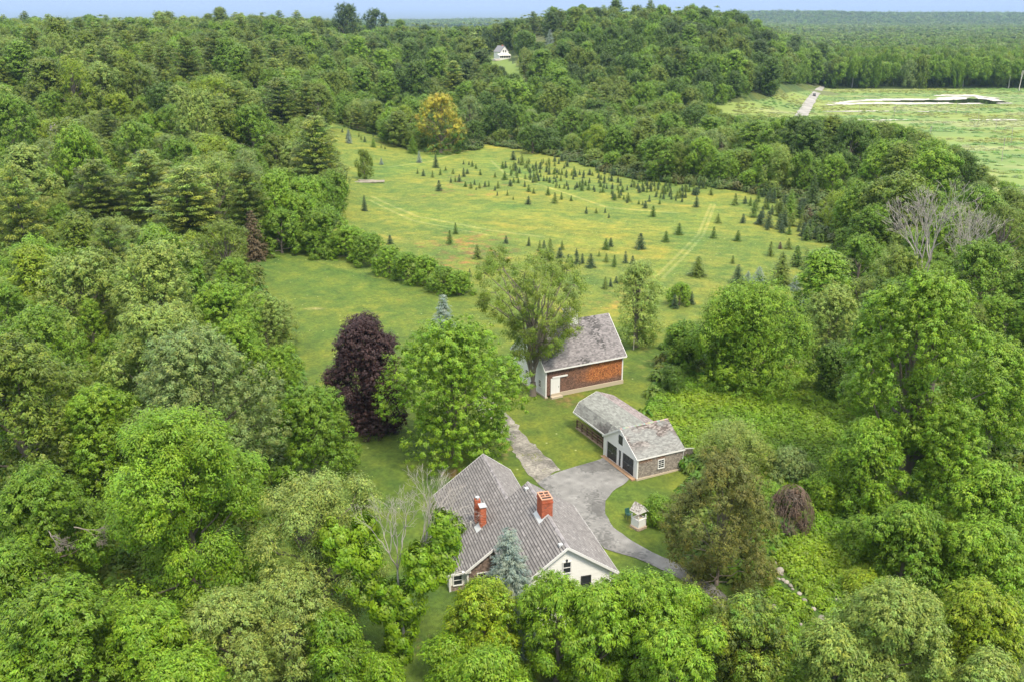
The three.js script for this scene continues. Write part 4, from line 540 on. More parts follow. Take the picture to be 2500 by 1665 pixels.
// broad-leaved crown: lobes carried by limbs, each lobe of many clumps, each clump of many leaves
function broadleaf(seed, { H = 15, R = 6, base = 0.28, lobes = 24, lobeR = 0.34, clumps = 14, clumpR = 0.75, leaves = 20000, leaf = 0.3, shape = 'round', amp = 0.35, trunk = 0.03, fill = 0.12, stems = 1, droop = 0, twoTone, bare = 0 }) {
  const r = rng(seed), P = [], y0 = H * base, hC = H - y0, L = new Leaves(leaves), lr0 = R * lobeR;
  const prof = { round: (t) => Math.sqrt(Math.max(0.05, 1 - Math.pow((t - 0.42) / 0.62, 2))), dome: (t) => Math.sqrt(Math.max(0.05, 1 - Math.pow((t - 0.25) / 0.8, 2))), vase: (t) => 0.45 + 0.6 * Math.sin(Math.min(1, t * 1.25) * 1.9), column: (t) => 0.75 * Math.pow(Math.max(0.03, Math.sin(Math.min(1, t * 0.9 + 0.12) * Math.PI)), 0.5), spire: (t) => Math.max(0.14, 1.05 * Math.pow(1 - t, 0.75)) }[shape];
  for (let i = 0; i < lobes; i++) {
    const t = Math.pow((i + 0.5) / lobes, 0.85), a = i * 2.39996 + (r() - 0.5) * 0.9, rad = R * prof(t), lr = lr0 * (0.6 + 0.8 * r()), inner = i % 5 === 4 ? 0.45 : 1, rr = Math.max(0, rad * (0.74 + 0.5 * r()) - lr * 0.75) * inner;
    P.push({ c: V(Math.cos(a) * rr, Math.min(y0 + hC * t * 0.98, H - lr * 0.55) + (r() - 0.5) * hC * 0.06, Math.sin(a) * rr), lr });
  }
  P.push({ c: V((r() - 0.5) * R * 0.3, H - lr0 * 0.75, (r() - 0.5) * R * 0.3), lr: lr0 * 0.9 });
  const mid = V(0, y0 + hC * 0.42, 0), per = Math.max(3, Math.floor(leaves * (1 - fill) / (P.length * clumps)));
  for (const { c, lr } of P) {
    const lk = clumpCol(r, amp * 0.5), dir = c.clone().sub(mid).normalize();
    for (let k = 0; k < clumps; k++) {
      const y = 1 - (k + 0.5) / clumps * 1.75, q = Math.sqrt(Math.max(0, 1 - y * y)), w = k * 2.39996 + r() * 0.8; let n = V(Math.cos(w) * q, y, Math.sin(w) * q); if (n.dot(dir) < -0.25) n.addScaledVector(dir, 0.9).normalize();
      const cr = clumpR * (0.6 + 0.8 * r()), m = c.clone().addScaledVector(n, lr * (0.8 + 0.26 * r())), kc = clumpCol(r, amp), up = twoTone && twoTone(m.y / H, r) || [1, 1, 1];
      for (let i = 0; i < per; i++) {
        const q9 = 0.4 + 0.9 * r(), al = (r() - 0.35) * 0.8, b9 = ball(r), x = b9[0] * q9 + n.x * al, yy = b9[1] * q9 + n.y * al, z = b9[2] * q9 + n.z * al, kk = clumpCol(r, 0.5), nx = n.x * 0.6 + x * 0.7 + (r() - 0.5) * 1.1, ny = n.y * 0.6 + yy * 0.55 + 0.5 + (r() - 0.5) * 0.9, nz = n.z * 0.6 + z * 0.7 + (r() - 0.5) * 1.1, d = 1 / Math.hypot(nx, ny, nz);
        L.add(m.x + x * cr, m.y + yy * cr * 0.8, m.z + z * cr, nx * d, ny * d, nz * d, n.x + x + (r() - 0.5), 0.25 - droop * 4 + (r() - 0.5) * 1.4, n.z + z + (r() - 0.5), leaf * (0.7 + 0.6 * r()), leaf * (0.42 + 0.26 * r()), lk[0] * kc[0] * kk[0] * up[0], lk[1] * kc[1] * kk[1] * up[1], lk[2] * kc[2] * kk[2] * up[2]);
      }
    }
  }
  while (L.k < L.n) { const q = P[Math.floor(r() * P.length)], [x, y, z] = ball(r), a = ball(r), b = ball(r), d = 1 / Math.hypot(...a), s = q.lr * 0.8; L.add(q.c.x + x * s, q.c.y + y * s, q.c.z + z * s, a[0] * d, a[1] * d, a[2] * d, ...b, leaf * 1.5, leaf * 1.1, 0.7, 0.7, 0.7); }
  const T = H * trunk, g = [], fork = y0 * (stems > 1 ? 0.3 : 0.85), top = V((r() - 0.5) * R * 0.2, H * 0.86, (r() - 0.5) * R * 0.2);
  g.push(limb([V(0, -0.6, 0), V(0, 0.1, 0), V(0, 0.6, 0), V(0, fork, 0)], T * 1.5, T * 0.95, 8));
  for (let s = 0; s < stems; s++) { const a = s * 6.28 / stems + r(), e = stems > 1 ? V(Math.cos(a) * R * 0.4, H * (0.7 + 0.15 * r()), Math.sin(a) * R * 0.4) : top; g.push(limb(bend(V(0, fork, 0), e, r, 0.05, 6), T * (stems > 1 ? 0.62 : 0.9), T * 0.12, 6)); }
  P.forEach(({ c, lr }, i) => { if (i % 2 && lobes > 20 && !bare) return; const k = clamp((c.y - y0 * 0.7) / H * 0.8, 0.05, 0.75), s = V(top.x * k, lerp(fork, c.y, 0.45), top.z * k); g.push(limb(bend(s, c, r, 0.14, 4), T * 0.36, T * 0.08, 4)); if (bare) for (let j = 0; j < bare; j++) { const e = c.clone().add(V(...ball(r)).multiplyScalar(lr * 1.25)); g.push(limb(bend(c, e, r, 0.2, 3), T * 0.09, T * 0.025, 3)); } });
  const ys = [], rs = []; for (let i = 0; i < L.k * 9; i += 27) { ys.push(L.p[i + 1]); rs.push(Math.hypot(L.p[i], L.p[i + 2])); } ys.sort((a, b) => a - b); rs.sort((a, b) => a - b);
  const fy = H / ys[Math.floor(ys.length * 0.996)], fr = R / rs[Math.floor(rs.length * 0.95)], crown = L.build(), wood = merge(g); crown.scale(fr, fy, fr); wood.scale(Math.min(1, fr), fy, Math.min(1, fr));
  return { crown, trunk: wood, H, R };
}
// pine: tiers of level branches with flat plumes
function pine(seed, { H = 22, R = 5.5, leaves = 22000, leaf = 0.5, base = 0.16, gap = 1.15, amp = 0.35, plume = 0.95, tip = 0.13 }) {
  const r = rng(seed), B = [], g = [limb([V(0, -0.5, 0), V(0, H * 0.5, 0), V(0, H * 0.98, 0)], H * 0.022, 0.03, 7)];
  for (let y = H * base; y < H * 0.97; y += gap * (0.8 + 0.4 * r())) { const t = (y - H * base) / (H * (1 - base)), rad = R * Math.max(tip, Math.pow(1 - t, 0.58) * (0.86 + 0.3 * r())) * (t < 0.12 ? 0.75 + 2 * t : 1), n = Math.max(4, Math.round(5 + rad * 0.9)), a0 = r() * 6; for (let k = 0; k < n; k++) { const a = a0 + k * 6.2832 / n + (r() - 0.5) * 0.6; B.push([y, a, rad * (0.7 + 0.45 * r()), t]); } }
  const units = B.reduce((s, b) => s + Math.max(1, Math.round(b[2] / (plume * 0.9))), 0), per = Math.floor(leaves / units), L = new Leaves(units * per);
  for (const [y, a, len, t] of B) {
    const dx = Math.cos(a), dz = Math.sin(a), rise = 0.22 + 0.5 * t, m = Math.max(1, Math.round(len / (plume * 0.9))), bk = clumpCol(r, amp * 0.8);
    if (len > 1.2) g.push(limb([V(0, y, 0), V(dx * len * 0.5, y + len * rise * 0.3, dz * len * 0.5), V(dx * len * 0.9, y + len * rise * 0.55, dz * len * 0.9)], H * 0.004 + 0.015, 0.012, 3));
    for (let j = 0; j < m; j++) {
      const s = len * (j + 0.9) / m, side = (r() - 0.5) * plume * 1.1 * (j / m + 0.3), cx = dx * s - dz * side, cz = dz * s + dx * side, cy = y + s * rise * 0.62 + (r() - 0.5) * 0.2, pr = plume * (0.65 + 0.6 * r()) * (0.6 + 0.4 * s / len), kc = clumpCol(r, amp);
      for (let i = 0; i < per; i++) { const [x, yy, z] = ball(r), kk = clumpCol(r, 0.25), nx = (r() - 0.5) * 1.1 + x * 0.4, ny = 0.9 + r() * 0.3, nz = (r() - 0.5) * 1.1 + z * 0.4, d = 1 / Math.hypot(nx, ny, nz), c = (q) => bk[q] * kc[q] * kk[q]; L.add(cx + x * pr, cy + yy * pr * 0.42 + 0.08 * pr, cz + z * pr, nx * d, ny * d, nz * d, dx + x + (r() - 0.5), 0.3, dz + z + (r() - 0.5), leaf * (0.7 + 0.6 * r()), leaf * 0.34, c(0), c(1), c(2)); }
    }
  }
  return { crown: L.build(), trunk: merge(g), H, R };
}
// spruce: a cone of short drooping boughs
function spruce(seed, { H = 9, R = 2.4, leaves = 9000, leaf = 0.3, gap = 0.42, amp = 0.3, pow = 0.85, base = 0.03, droop = 0.25, bough = 0.5 }) {
  const r = rng(seed), B = [], g = [limb([V(0, -0.4, 0), V(0, H * 0.97, 0)], H * 0.02, 0.02, 6)];
  for (let y = H * base + gap * 0.6; y < H * 0.985; y += gap * (0.85 + 0.3 * r())) { const t = y / H, rad = R * Math.pow(1 - t, pow) * (0.9 + 0.2 * r()) + 0.05 * R, n = Math.max(4, Math.round(rad * 5.5 / bough * 0.42 + 4)); for (let k = 0; k < n; k++) B.push([y, k * 6.2832 / n + r() * 0.9, rad * (0.78 + 0.36 * r())]); }
  const un = (b) => Math.max(1, Math.round(b[2] / bough)), units = B.reduce((s, b) => s + un(b), 0), per = Math.max(4, Math.floor(leaves / units)), L = new Leaves(units * per);
  for (const b of B) { const [y, a, len] = b, dx = Math.cos(a), dz = Math.sin(a), m = un(b), bk = clumpCol(r, amp); for (let j = 0; j < m; j++) { const s = len * (j + 0.8) / m, pr = bough * (0.5 + 0.35 * r()), cy = y - s * droop + 0.25 * droop * s * s / Math.max(len, 0.2); for (let i = 0; i < per; i++) { const [x, yy, z] = ball(r), kk = clumpCol(r, 0.3), nx = dx * 0.5 + (r() - 0.5), ny = 0.75 + (r() - 0.5) * 0.5, nz = dz * 0.5 + (r() - 0.5), d = 1 / Math.hypot(nx, ny, nz), c = (q) => bk[q] * kk[q]; L.add(dx * s + x * pr, cy + yy * pr * 0.42, dz * s + z * pr, nx * d, ny * d, nz * d, dx + x * 0.8, -droop, dz + z * 0.8, leaf * (0.7 + 0.6 * r()), leaf * 0.42, c(0), c(1), c(2)); } } }
  return { crown: L.build(), trunk: merge(g), H, R };
}
// bare tree: limbs that fork again and again
function bareTree(seed, { H = 12, spread = 0.5, depth = 6, r0 = 0.22, stems = 1, first = 0.3, twig = 0.012 }) {
  const r = rng(seed), g = [];
  (function grow(p, dir, len, rad, k) { const e = p.clone().addScaledVector(dir, len); g.push(limb(bend(p, e, r, 0.1, 3), rad, Math.max(twig, rad * 0.66), k < 2 ? 6 : k < 4 ? 4 : 3)); if (k >= depth) return; const n = k === 0 && stems > 1 ? stems : 2 + (r() < 0.45 ? 1 : 0); for (let i = 0; i < n; i++) { const q = ball(r), d = dir.clone().addScaledVector(V(...q), spread * (1 + 0.15 * k)).add(V(0, 0.16, 0)).normalize(); grow(e, d, len * (0.62 + 0.26 * r()) * (k === 0 ? H * 0.22 / (H * first) : 1), Math.max(twig, rad * 0.62), k + 1); } })(V(0, -0.3, 0), V(0, 1, 0), H * first, r0, 0);
  const o = merge(g); o.computeBoundingBox(); const k = H / o.boundingBox.max.y; o.scale(k, k, k); return o;
}
function addTree(name, label, category, proto, x, d, { sx = 1, sy = 1, turn = 0, tone, bark = barkMat, group, lift = 0 }) {
  const g = thing(name, label, category, [x, land(x, d) + lift, -d], turn, group); g.scale.set(sx, sy, sx);
  part(g, 'trunk', proto.trunk, bark); part(g, 'crown', proto.crown, foliage(tone)).userData.kind = 'stuff'; return g;
}
// where a tree of given apparent width (overview pixels) and height-to-width ratio stands, if its top shows at (ox, oy)
function stand(ox, oy, w, aspect) {
  let r = rayTo(ox * K, oy * K); r = rayTo(ox * K, (oy + w * 0.5 * (1 - 1 / Math.hypot(1, r.y / r.z))) * K);
  for (let t = 20; t < 3000; t *= 1.004) { const W = w * K * t / F; if (EYE + r.y * t <= land(r.x * t, r.z * t) + W * aspect) { const x = r.x * t, d = r.z * t; return { x, d, W, H: EYE + r.y * t - land(x, d) }; } }
  return null;
}
const placed = [], shown = [];                                             // [x, d, radius] of every tree set by hand
function deadLimb(t, H, R, n, seed, y0 = 0.3, a0 = 0, spreadA = 1.2) { const r = rng(seed); for (let i = 0; i < n; i++) { const a = a0 + (r() - 0.5) * 2 * spreadA, g = bareTree(seed + i, { H: R * (0.55 + 0.3 * r()), spread: 0.62, depth: 6, r0: 0.05, first: 0.3, twig: 0.008 }); g.rotateZ(-(1.35 + 0.5 * r())); g.rotateY(a); const q = R * (0.55 + 0.2 * r()); g.translate(Math.cos(a) * q, H * (y0 + 0.3 * r()), -Math.sin(a) * q); part(t, 'dead_limb', g, limbBark); } }
function hero(name, category, label, ox, oy, w, aspect, kind, tone, seed, o = {}) {
  const s = stand(ox, oy, w, aspect); if (!s) return;
  const H = s.H, R = s.W / 2, make = { broad: broadleaf, pine, spruce }[kind] || broadleaf;
  const t = addTree(name, label, category, make(seed, { H, R, ...o }), s.x, s.d, { tone, bark: o.bark, turn: 0 }); placed.push([s.x, s.d, R]); if (w > 90) shown.push([ox, oy + w * 0.42 * Math.min(1.3, aspect), w * 0.47, w * 0.42 * Math.min(1.3, aspect), s.d]);
  if (o.dead) deadLimb(t, H, R, ...o.dead);
  if (o.log) console.log(label, s.x.toFixed(1), s.d.toFixed(1), 'W', s.W.toFixed(1), 'H', H.toFixed(1));
  return t;
}
const fine = { lobes: 26, clumps: 36, leaves: 42000, leaf: 0.25, clumpR: 0.42, lobeR: 0.38 };
const near = (o) => ({ ...fine, ...o });
// -- the big trees round the house
hero('maple_tree', 'tree', 'broad bright green maple on the lawn between purple maple and gravel drive', 1040, 728, 345, 1.02, 'broad', 'bright', 101, near({ base: 0.12, shape: 'round', lobes: 38, leaves: 75000, clumps: 34 }));
hero('purple_maple', 'tree', 'dark purple-leaved maple on the lawn', 832, 722, 185, 1.55, 'broad', 'purple', 102, near({ base: 0.0, shape: 'round', lobes: 60, lobeR: 0.36, clumps: 30, leaf: 0.24, leaves: 60000, fill: 0.2 }));
hero('ash_tree', 'tree', 'tall thin-leaved tree with many bare limbs standing in front of the barn', 1228, 574, 270, 1.33, 'broad', 'moss', 103, near({ base: 0.34, shape: 'vase', lobes: 34, lobeR: 0.22, clumps: 14, clumpR: 0.8, leaves: 52000, leaf: 0.22, stems: 5, bare: 5, fill: 0, trunk: 0.022, droop: 0.2 }));
hero('maple_tree', 'tree', 'largest bright green maple, filling the lower left of the photo', 400, 930, 420, 1.25, 'broad', 'bright', 104, near({ lobes: 48, clumps: 36, leaves: 95000, base: 0.1, lobeR: 0.26, clumpR: 0.75 }));
hero('maple_tree', 'tree', 'bright green maple at the left edge, beside the largest maple of the lower left', 215, 885, 220, 1.35, 'broad', 'bright', 105, near({ base: 0.1, leaves: 50000 }));
hero('maple_tree', 'tree', 'grey-green maple with pale leaf undersides behind the largest maple of the lower left', 440, 748, 370, 1.2, 'broad', 'grey', 106, near({ lobes: 44, clumps: 36, leaves: 80000, base: 0.1, lobeR: 0.27 }));
hero('maple_tree', 'tree', 'bright maple with pale top directly behind the grey-green maple', 510, 645, 190, 1.25, 'broad', 'bright', 107, near({ base: 0.1, leaves: 38000 }));
hero('maple_tree', 'tree', 'lighter green maple left of the bright maple behind the grey-green one', 395, 695, 160, 1.3, 'broad', 'pale', 108, near({ base: 0.1, leaves: 30000 }));
hero('maple_tree', 'tree', 'yellow-green round tree at the right shoulder of the grey-green maple', 540, 727, 140, 1.35, 'broad', 'bright', 109, near({ base: 0.1, leaves: 28000 }));
hero('maple_tree', 'tree', 'spreading low-limbed green tree at the left edge of the lawn, left of the purple maple', 705, 880, 210, 1.15, 'broad', 'mid', 110, near({ base: 0.16, shape: 'dome', leaves: 40000, lobes: 24 }));
hero('locust_tree', 'tree', 'pale olive locust with bare lower limbs left of the vine-covered dead tree', 725, 1085, 330, 1.3, 'broad', 'locust', 111, near({ base: 0.22, lobes: 38, clumpR: 0.6, leaves: 52000, leaf: 0.2, lobeR: 0.26, bare: 2, fill: 0.03 }));
hero('locust_tree', 'tree', 'lower pale olive crown below the largest locust at the bottom edge', 520, 1345, 230, 1.3, 'broad', 'locust', 112, near({ base: 0.2, lobes: 26, leaves: 34000, leaf: 0.2, bare: 2, fill: 0.03 }));
hero('maple_tree', 'tree', 'dark green maple with dead hanging limbs at the left edge', 75, 1060, 260, 1.3, 'broad', 'mid', 113, near({ base: 0.12, leaves: 44000, dead: [3, 500, 0.35, -0.7, 0.6] }));
hero('maple_tree', 'tree', 'dark green maple in the lower left corner', 120, 1330, 300, 1.3, 'broad', 'mid', 114, near({ base: 0.12, leaves: 46000 }));
hero('locust_tree', 'tree', 'pale olive locust crown under the largest locust, beside the lawn left of the farmhouse', 660, 1290, 250, 1.2, 'broad', 'locust', 171, near({ base: 0.15, lobes: 22, leaves: 34000, leaf: 0.2, bare: 2, fill: 0.03 }));
hero('locust_tree', 'tree', 'dark green tree at the bottom edge left of the vine-covered dead tree', 760, 1400, 170, 1.3, 'broad', 'mid', 172, near({ base: 0.1, lobes: 18, leaves: 24000 }));
hero('bush', 'bush', 'bright vine bush at the bottom edge below the vine-covered dead tree', 865, 1500, 120, 1.0, 'broad', 'vine', 173, near({ base: 0.02, lobes: 14, leaves: 16000 }));
hero('maple_tree', 'tree', 'bright green maple at the bottom edge, below the largest maple', 420, 1480, 220, 1.3, 'broad', 'bright', 174, near({ base: 0.1, leaves: 30000 }));
hero('maple_tree', 'tree', 'green maple cut by the left edge, below the dark green one with dead limbs', 5, 1235, 190, 1.3, 'broad', 'mid', 175, near({ base: 0.1, leaves: 20000 }));
hero('maple_tree', 'tree', 'green crown cut by the lower left corner of the photo', 10, 1465, 210, 1.3, 'broad', 'bright', 176, near({ base: 0.1, leaves: 20000 }));
hero('bush', 'bush', 'bright bush at the bottom edge left of the yellow-green leafy tree', 1030, 1450, 130, 1.0, 'broad', 'bright', 177, near({ base: 0.03, lobes: 18, leaves: 15000 }));
hero('maple_tree', 'tree', 'small green maple between the largest maple and the lower locust at the bottom edge', 330, 1380, 240, 1.3, 'broad', 'bright', 115, near({ base: 0.12, leaves: 38000 }));
hero('locust_tree', 'tree', 'feathery green locust right below the white house gable', 1285, 1312, 225, 1.3, 'broad', 'bright', 116, near({ base: 0.08, shape: 'round', lobes: 22, lobeR: 0.36, leaf: 0.22, leaves: 40000, droop: 0.14 }));
hero('locust_tree', 'tree', 'feathery green locust in front of the right end of the white house gable', 1475, 1306, 250, 1.25, 'broad', 'bright', 117, near({ base: 0.08, shape: 'round', lobes: 22, lobeR: 0.36, leaf: 0.22, leaves: 42000, droop: 0.14 }));
hero('locust_tree', 'tree', 'feathery green locust overhanging the near end of the paved drive', 1590, 1350, 130, 1.7, 'broad', 'bright', 118, near({ base: 0.12, leaves: 26000, droop: 0.14, lobes: 20 }));
hero('locust_tree', 'tree', 'feathery green locust squeezed between the two locusts below the white gable', 1372, 1336, 175, 1.7, 'broad', 'bright', 151, near({ base: 0.12, shape: 'round', lobes: 20, leaves: 34000, droop: 0.12 }));
hero('locust_tree', 'tree', 'lower feathery crown at the bottom edge between two taller locusts', 1560, 1425, 200, 1.4, 'broad', 'bright', 152, near({ base: 0.12, shape: 'vase', lobes: 15, leaves: 34000, droop: 0.12 }));
hero('linden_tree', 'tree', 'green crown at the bottom edge below the yellow-green leafy tree', 1130, 1480, 180, 1.3, 'broad', 'bright', 153, near({ base: 0.12, leaves: 28000 }));
hero('linden_tree', 'tree', 'yellow-flecked green tree at the bottom edge right of the paved drive', 1725, 1360, 215, 1.35, 'broad', 'olive', 119, near({ base: 0.1, leaf: 0.22, leaves: 42000, amp: 0.8 }));
hero('linden_tree', 'tree', 'yellow-green leafy tree in front of the brown-shingled gable, left of the silver spruce', 1105, 1325, 170, 1.5, 'broad', 'lime', 120, near({ base: 0.06, lobes: 30, lobeR: 0.4, leaf: 0.25, leaves: 36000, amp: 0.6 }));
hero('maple_tree', 'tree', 'light green domed maple in the lower right corner', 2065, 1328, 270, 1.25, 'broad', 'pale', 121, near({ base: 0.2, leaves: 50000, leaf: 0.22 }));
hero('maple_tree', 'tree', 'lower light green crown left of the domed maple in the lower right corner', 1935, 1430, 180, 1.3, 'broad', 'pale', 122, near({ base: 0.2, leaves: 28000 }));
hero('linden_tree', 'tree', 'yellow-green tree at the right edge behind the domed maple', 2265, 1335, 200, 1.3, 'broad', 'lime', 123, near({ base: 0.15, leaves: 34000, leaf: 0.26 }));
hero('maple_tree', 'tree', 'light green crown cut by the lower right corner', 2290, 1490, 190, 1.3, 'broad', 'pale', 124, near({ base: 0.15, leaves: 30000 }));
hero('maple_tree', 'tree', 'tallest bright maple with two visible trunks at the right edge', 2150, 622, 330, 1.75, 'broad', 'bright', 125, near({ lobes: 52, leaves: 80000, base: 0.26, lobeR: 0.27, stems: 3 }));
hero('maple_tree', 'tree', 'slim bright maple spire left of the tallest maple at the right edge', 2028, 670, 130, 2.6, 'broad', 'bright', 126, near({ shape: 'column', base: 0.15, leaves: 34000, lobeR: 0.4 }));
hero('maple_tree', 'tree', 'green maple leaning out at the right edge beside the tallest maple', 2315, 775, 190, 1.6, 'broad', 'bright', 127, near({ base: 0.2, leaves: 36000 }));
hero('maple_tree', 'tree', 'shorter green maple in front of the trunks of the tallest maple', 2190, 925, 210, 1.35, 'broad', 'bright', 128, near({ base: 0.15, leaves: 38000 }));
hero('maple_tree', 'tree', 'shorter bright maple at the foot of the slim maple spire', 2010, 960, 170, 1.5, 'broad', 'bright', 129, near({ base: 0.12, leaves: 30000 }));
hero('maple_tree', 'tree', 'sparse-leaved green maple with pale limbs at the right edge above the lower right corner', 2300, 1060, 190, 1.4, 'broad', 'bright', 130, near({ base: 0.2, leaves: 26000, bare: 2 }));
hero('tree', 'tree', 'dense round green tree with dark hollow standing in the weeds right of the barn', 1745, 638, 270, 1.0, 'broad', 'bright', 131, near({ base: 0.04, shape: 'dome', leaves: 52000, lobes: 36, clumpR: 0.8, leaf: 0.26 }));
hero('tree', 'tree', 'bright leafy mass in front of the dense round tree right of the barn', 1700, 700, 190, 1.05, 'broad', 'vine', 132, near({ base: 0.04, shape: 'dome', leaves: 34000, leaf: 0.26 }));
hero('tree', 'tree', 'slim light green tree behind the right end of the barn', 1472, 600, 118, 1.75, 'broad', 'pale', 133, near({ shape: 'column', base: 0.1, lobes: 22, lobeR: 0.42, leaves: 24000, leaf: 0.2, clumpR: 0.5, bare: 2, fill: 0 }));
hero('cedar_tree', 'tree', 'large olive-brown cedar beside the paved drive', 1672, 1035, 275, 1.25, 'broad', 'cedar', 134, near({ base: 0.01, shape: 'dome', lobes: 66, lobeR: 0.23, trunk: 0.014, clumps: 20, clumpR: 0.42, leaf: 0.16, leaves: 70000, amp: 0.45 }));
hero('willow_shrub', 'shrub', 'pale olive shrub behind the cedar, right of the garage', 1690, 962, 185, 0.75, 'broad', 'locust', 135, near({ base: 0.02, shape: 'dome', lobes: 26, clumpR: 0.5, leaf: 0.16, leaves: 32000 }));
hero('shrub', 'shrub', 'rounded dark shrub crowding the right side of the well house', 1512, 1136, 82, 0.85, 'broad', 'mid', 136, near({ base: 0.02, shape: 'dome', lobes: 18, clumpR: 0.4, leaf: 0.2, leaves: 14000 }));
hero('shrub', 'shrub', 'round dark green shrub at the corner of the lawn right of the barn', 1546, 838, 74, 0.95, 'broad', 'deep', 137, near({ base: 0.02, shape: 'dome', lobes: 16, clumpR: 0.4, leaf: 0.17, leaves: 12000 }));
hero('shrub', 'shrub', 'tall dark shrub behind the round shrub right of the barn', 1572, 738, 95, 1.3, 'broad', 'mid', 138, near({ base: 0.03, leaves: 20000, lobes: 20 }));
{ const x = -0.25, d = 66.2; let H = 8; while (H < 16 && seen(x, land(x, d) + H, d)[1] > 1206) H += 0.05; addTree('blue_spruce', 'silvery blue spruce touching the front of the farmhouse roof', 'tree', spruce(139, { H, R: 2.6, leaves: 46000, leaf: 0.2, gap: 0.36, bough: 0.42, pow: 0.62 }), x, d, { tone: 'bluespruce' }); placed.push([x, d, 2]); }
hero('blue_spruce', 'tree', 'blue spruce on the lawn behind the broad bright maple', 1018, 673, 74, 1.5, 'spruce', 'bluespruce', 140, { leaves: 14000, leaf: 0.26, pow: 0.8 });
hero('shrub', 'shrub', 'green shrub on top of the reddish vine mound beyond the cedar', 1775, 1108, 90, 0.9, 'broad', 'mid', 141, near({ base: 0.02, lobes: 14, leaves: 12000 }));
{ const s = stand(1826, 1108, 112, 1.05), r = rng(66), g = []; if (s) { for (let i = 0; i < 420; i++) { const a = r() * 6.28, e = Math.acos(r()), R = s.W / 2 * (0.85 + 0.2 * r()), P = (a2, e2) => V(Math.sin(e2) * Math.cos(a2) * R, Math.cos(e2) * s.H, Math.sin(e2) * Math.sin(a2) * R); g.push(limb([P(a, e), P(a + 0.25 * (r() - 0.5), e + 0.15), P(a + 0.4 * (r() - 0.5), e + 0.32)], 0.022, 0.012, 3)); } const t = thing('vine_mound', 'reddish-brown mound of bare vines beyond the cedar', 'vine mound', [s.x, land(s.x, s.d), -s.d]); part(t, 'stems', merge(g), std([0.20, 0.14, 0.11], { roughness: 1 }), 'stuff'); part(t, 'core', broadleaf(5, { H: s.H * 0.9, R: s.W * 0.46, base: 0.02, shape: 'dome', lobes: 12, leaves: 5000, leaf: 0.25, clumpR: 0.5 }).crown, foliage('rust'), 'stuff'); placed.push([s.x, s.d, s.W / 2]); } }
hero('maple_tree', 'tree', 'green understorey maple below the tallest maple, at its foot', 2100, 1150, 210, 1.05, 'broad', 'mid', 161, near({ base: 0.05, shape: 'dome', leaves: 34000 }));
hero('maple_tree', 'tree', 'green understorey maple at the right edge above the domed maple', 2270, 1190, 200, 1.05, 'broad', 'bright', 162, near({ base: 0.05, leaves: 34000 }));
hero('bush', 'bush', 'dark leafy bush at the edge of the weeds, left of the understorey maples', 1985, 1180, 120, 0.9, 'broad', 'mid', 163, near({ base: 0.03, shape: 'dome', lobes: 20, leaves: 20000 }));
hero('bush', 'bush', 'bright leafy bush in the weeds beyond the reddish vine mound', 1900, 1085, 105, 0.85, 'broad', 'vine', 164, near({ base: 0.03, shape: 'dome', lobes: 18, leaves: 16000 }));
hero('bush', 'bush', 'grey-green bush between the pale olive shrub and the vine mound', 1820, 1025, 110, 0.75, 'broad', 'grey', 165, near({ base: 0.03, shape: 'dome', lobes: 18, leaves: 15000 }));
hero('bush', 'bush', 'bright yellow-green bush in the weeds near the domed maple', 1990, 1310, 110, 0.6, 'broad', 'lime', 166, near({ base: 0.03, shape: 'dome', lobes: 16, leaves: 14000 }));
hero('maple_tree', 'tree', 'dark leafy tree left of the slim maple spire, beside the weeds', 1925, 790, 110, 1.2, 'broad', 'deep', 167, near({ base: 0.05, leaves: 22000 }));
// -- dead trees, some hung with vines
{ const s = { x: -8.7, d: 64, H: 16.2 }, t = thing('vine_tree', 'dead white-limbed tree wrapped in bright green vines, left of the farmhouse', 'tree', [s.x, land(s.x, s.d), -s.d]), r = rng(12);
  part(t, 'trunk', bareTree(21, { H: s.H * 1.02, spread: 0.5, depth: 7, r0: 0.17, stems: 3, first: 0.34, twig: 0.007 }), greyBark);
  const L = new Leaves(34000), arm = [[0, 0.05, 0, 1.0], [0, 0.15, 0, 1.15], [0.1, 0.27, 0.1, 1.2], [-0.5, 0.36, 0.6, 1.1], [0.6, 0.38, 0.5, 1.1], [-1.7, 0.48, 0.8, 1.2], [1.6, 0.5, 0.6, 1.2], [-2.4, 0.62, 0.6, 1.25], [2.2, 0.6, 0.2, 1.25], [2.6, 0.7, -0.2, 1.1], [-2.9, 0.7, 0.2, 0.9], [-1.1, 0.6, 1.2, 0.9], [1.2, 0.62, 1.2, 0.9], [-1.5, 0.72, -0.4, 0.8], [2.4, 0.78, 0.6, 0.6]];
  for (const [x, y, z, q] of arm) for (let c = 0; c < 26; c++) { const n = ball(r).map((v) => v * 1.25), kc = clumpCol(r, 0.4); for (let i = 0; i < 84; i++) { const b = ball(r).map((v) => v * (0.5 + 0.9 * r())), k = clumpCol(r, 0.35), d = 1 / Math.hypot(n[0] + b[0], 0.4 + b[1], n[2] + b[2]); L.add(x * 1.6 - 0.5 + n[0] * q * 1.15 + b[0] * 0.5, y * s.H + n[1] * q * 1.3 + b[1] * 0.5, z + n[2] * q + b[2] * 0.5, (n[0] + b[0]) * d, (0.4 + b[1]) * d, (n[2] + b[2]) * d, b[2], -0.6, b[0], 0.26, 0.2, kc[0] * k[0], kc[1] * k[1], kc[2] * k[2]); } }
  part(t, 'vine', L.build(), foliage('vine'), 'stuff'); placed.push([s.x, s.d, 3]); }
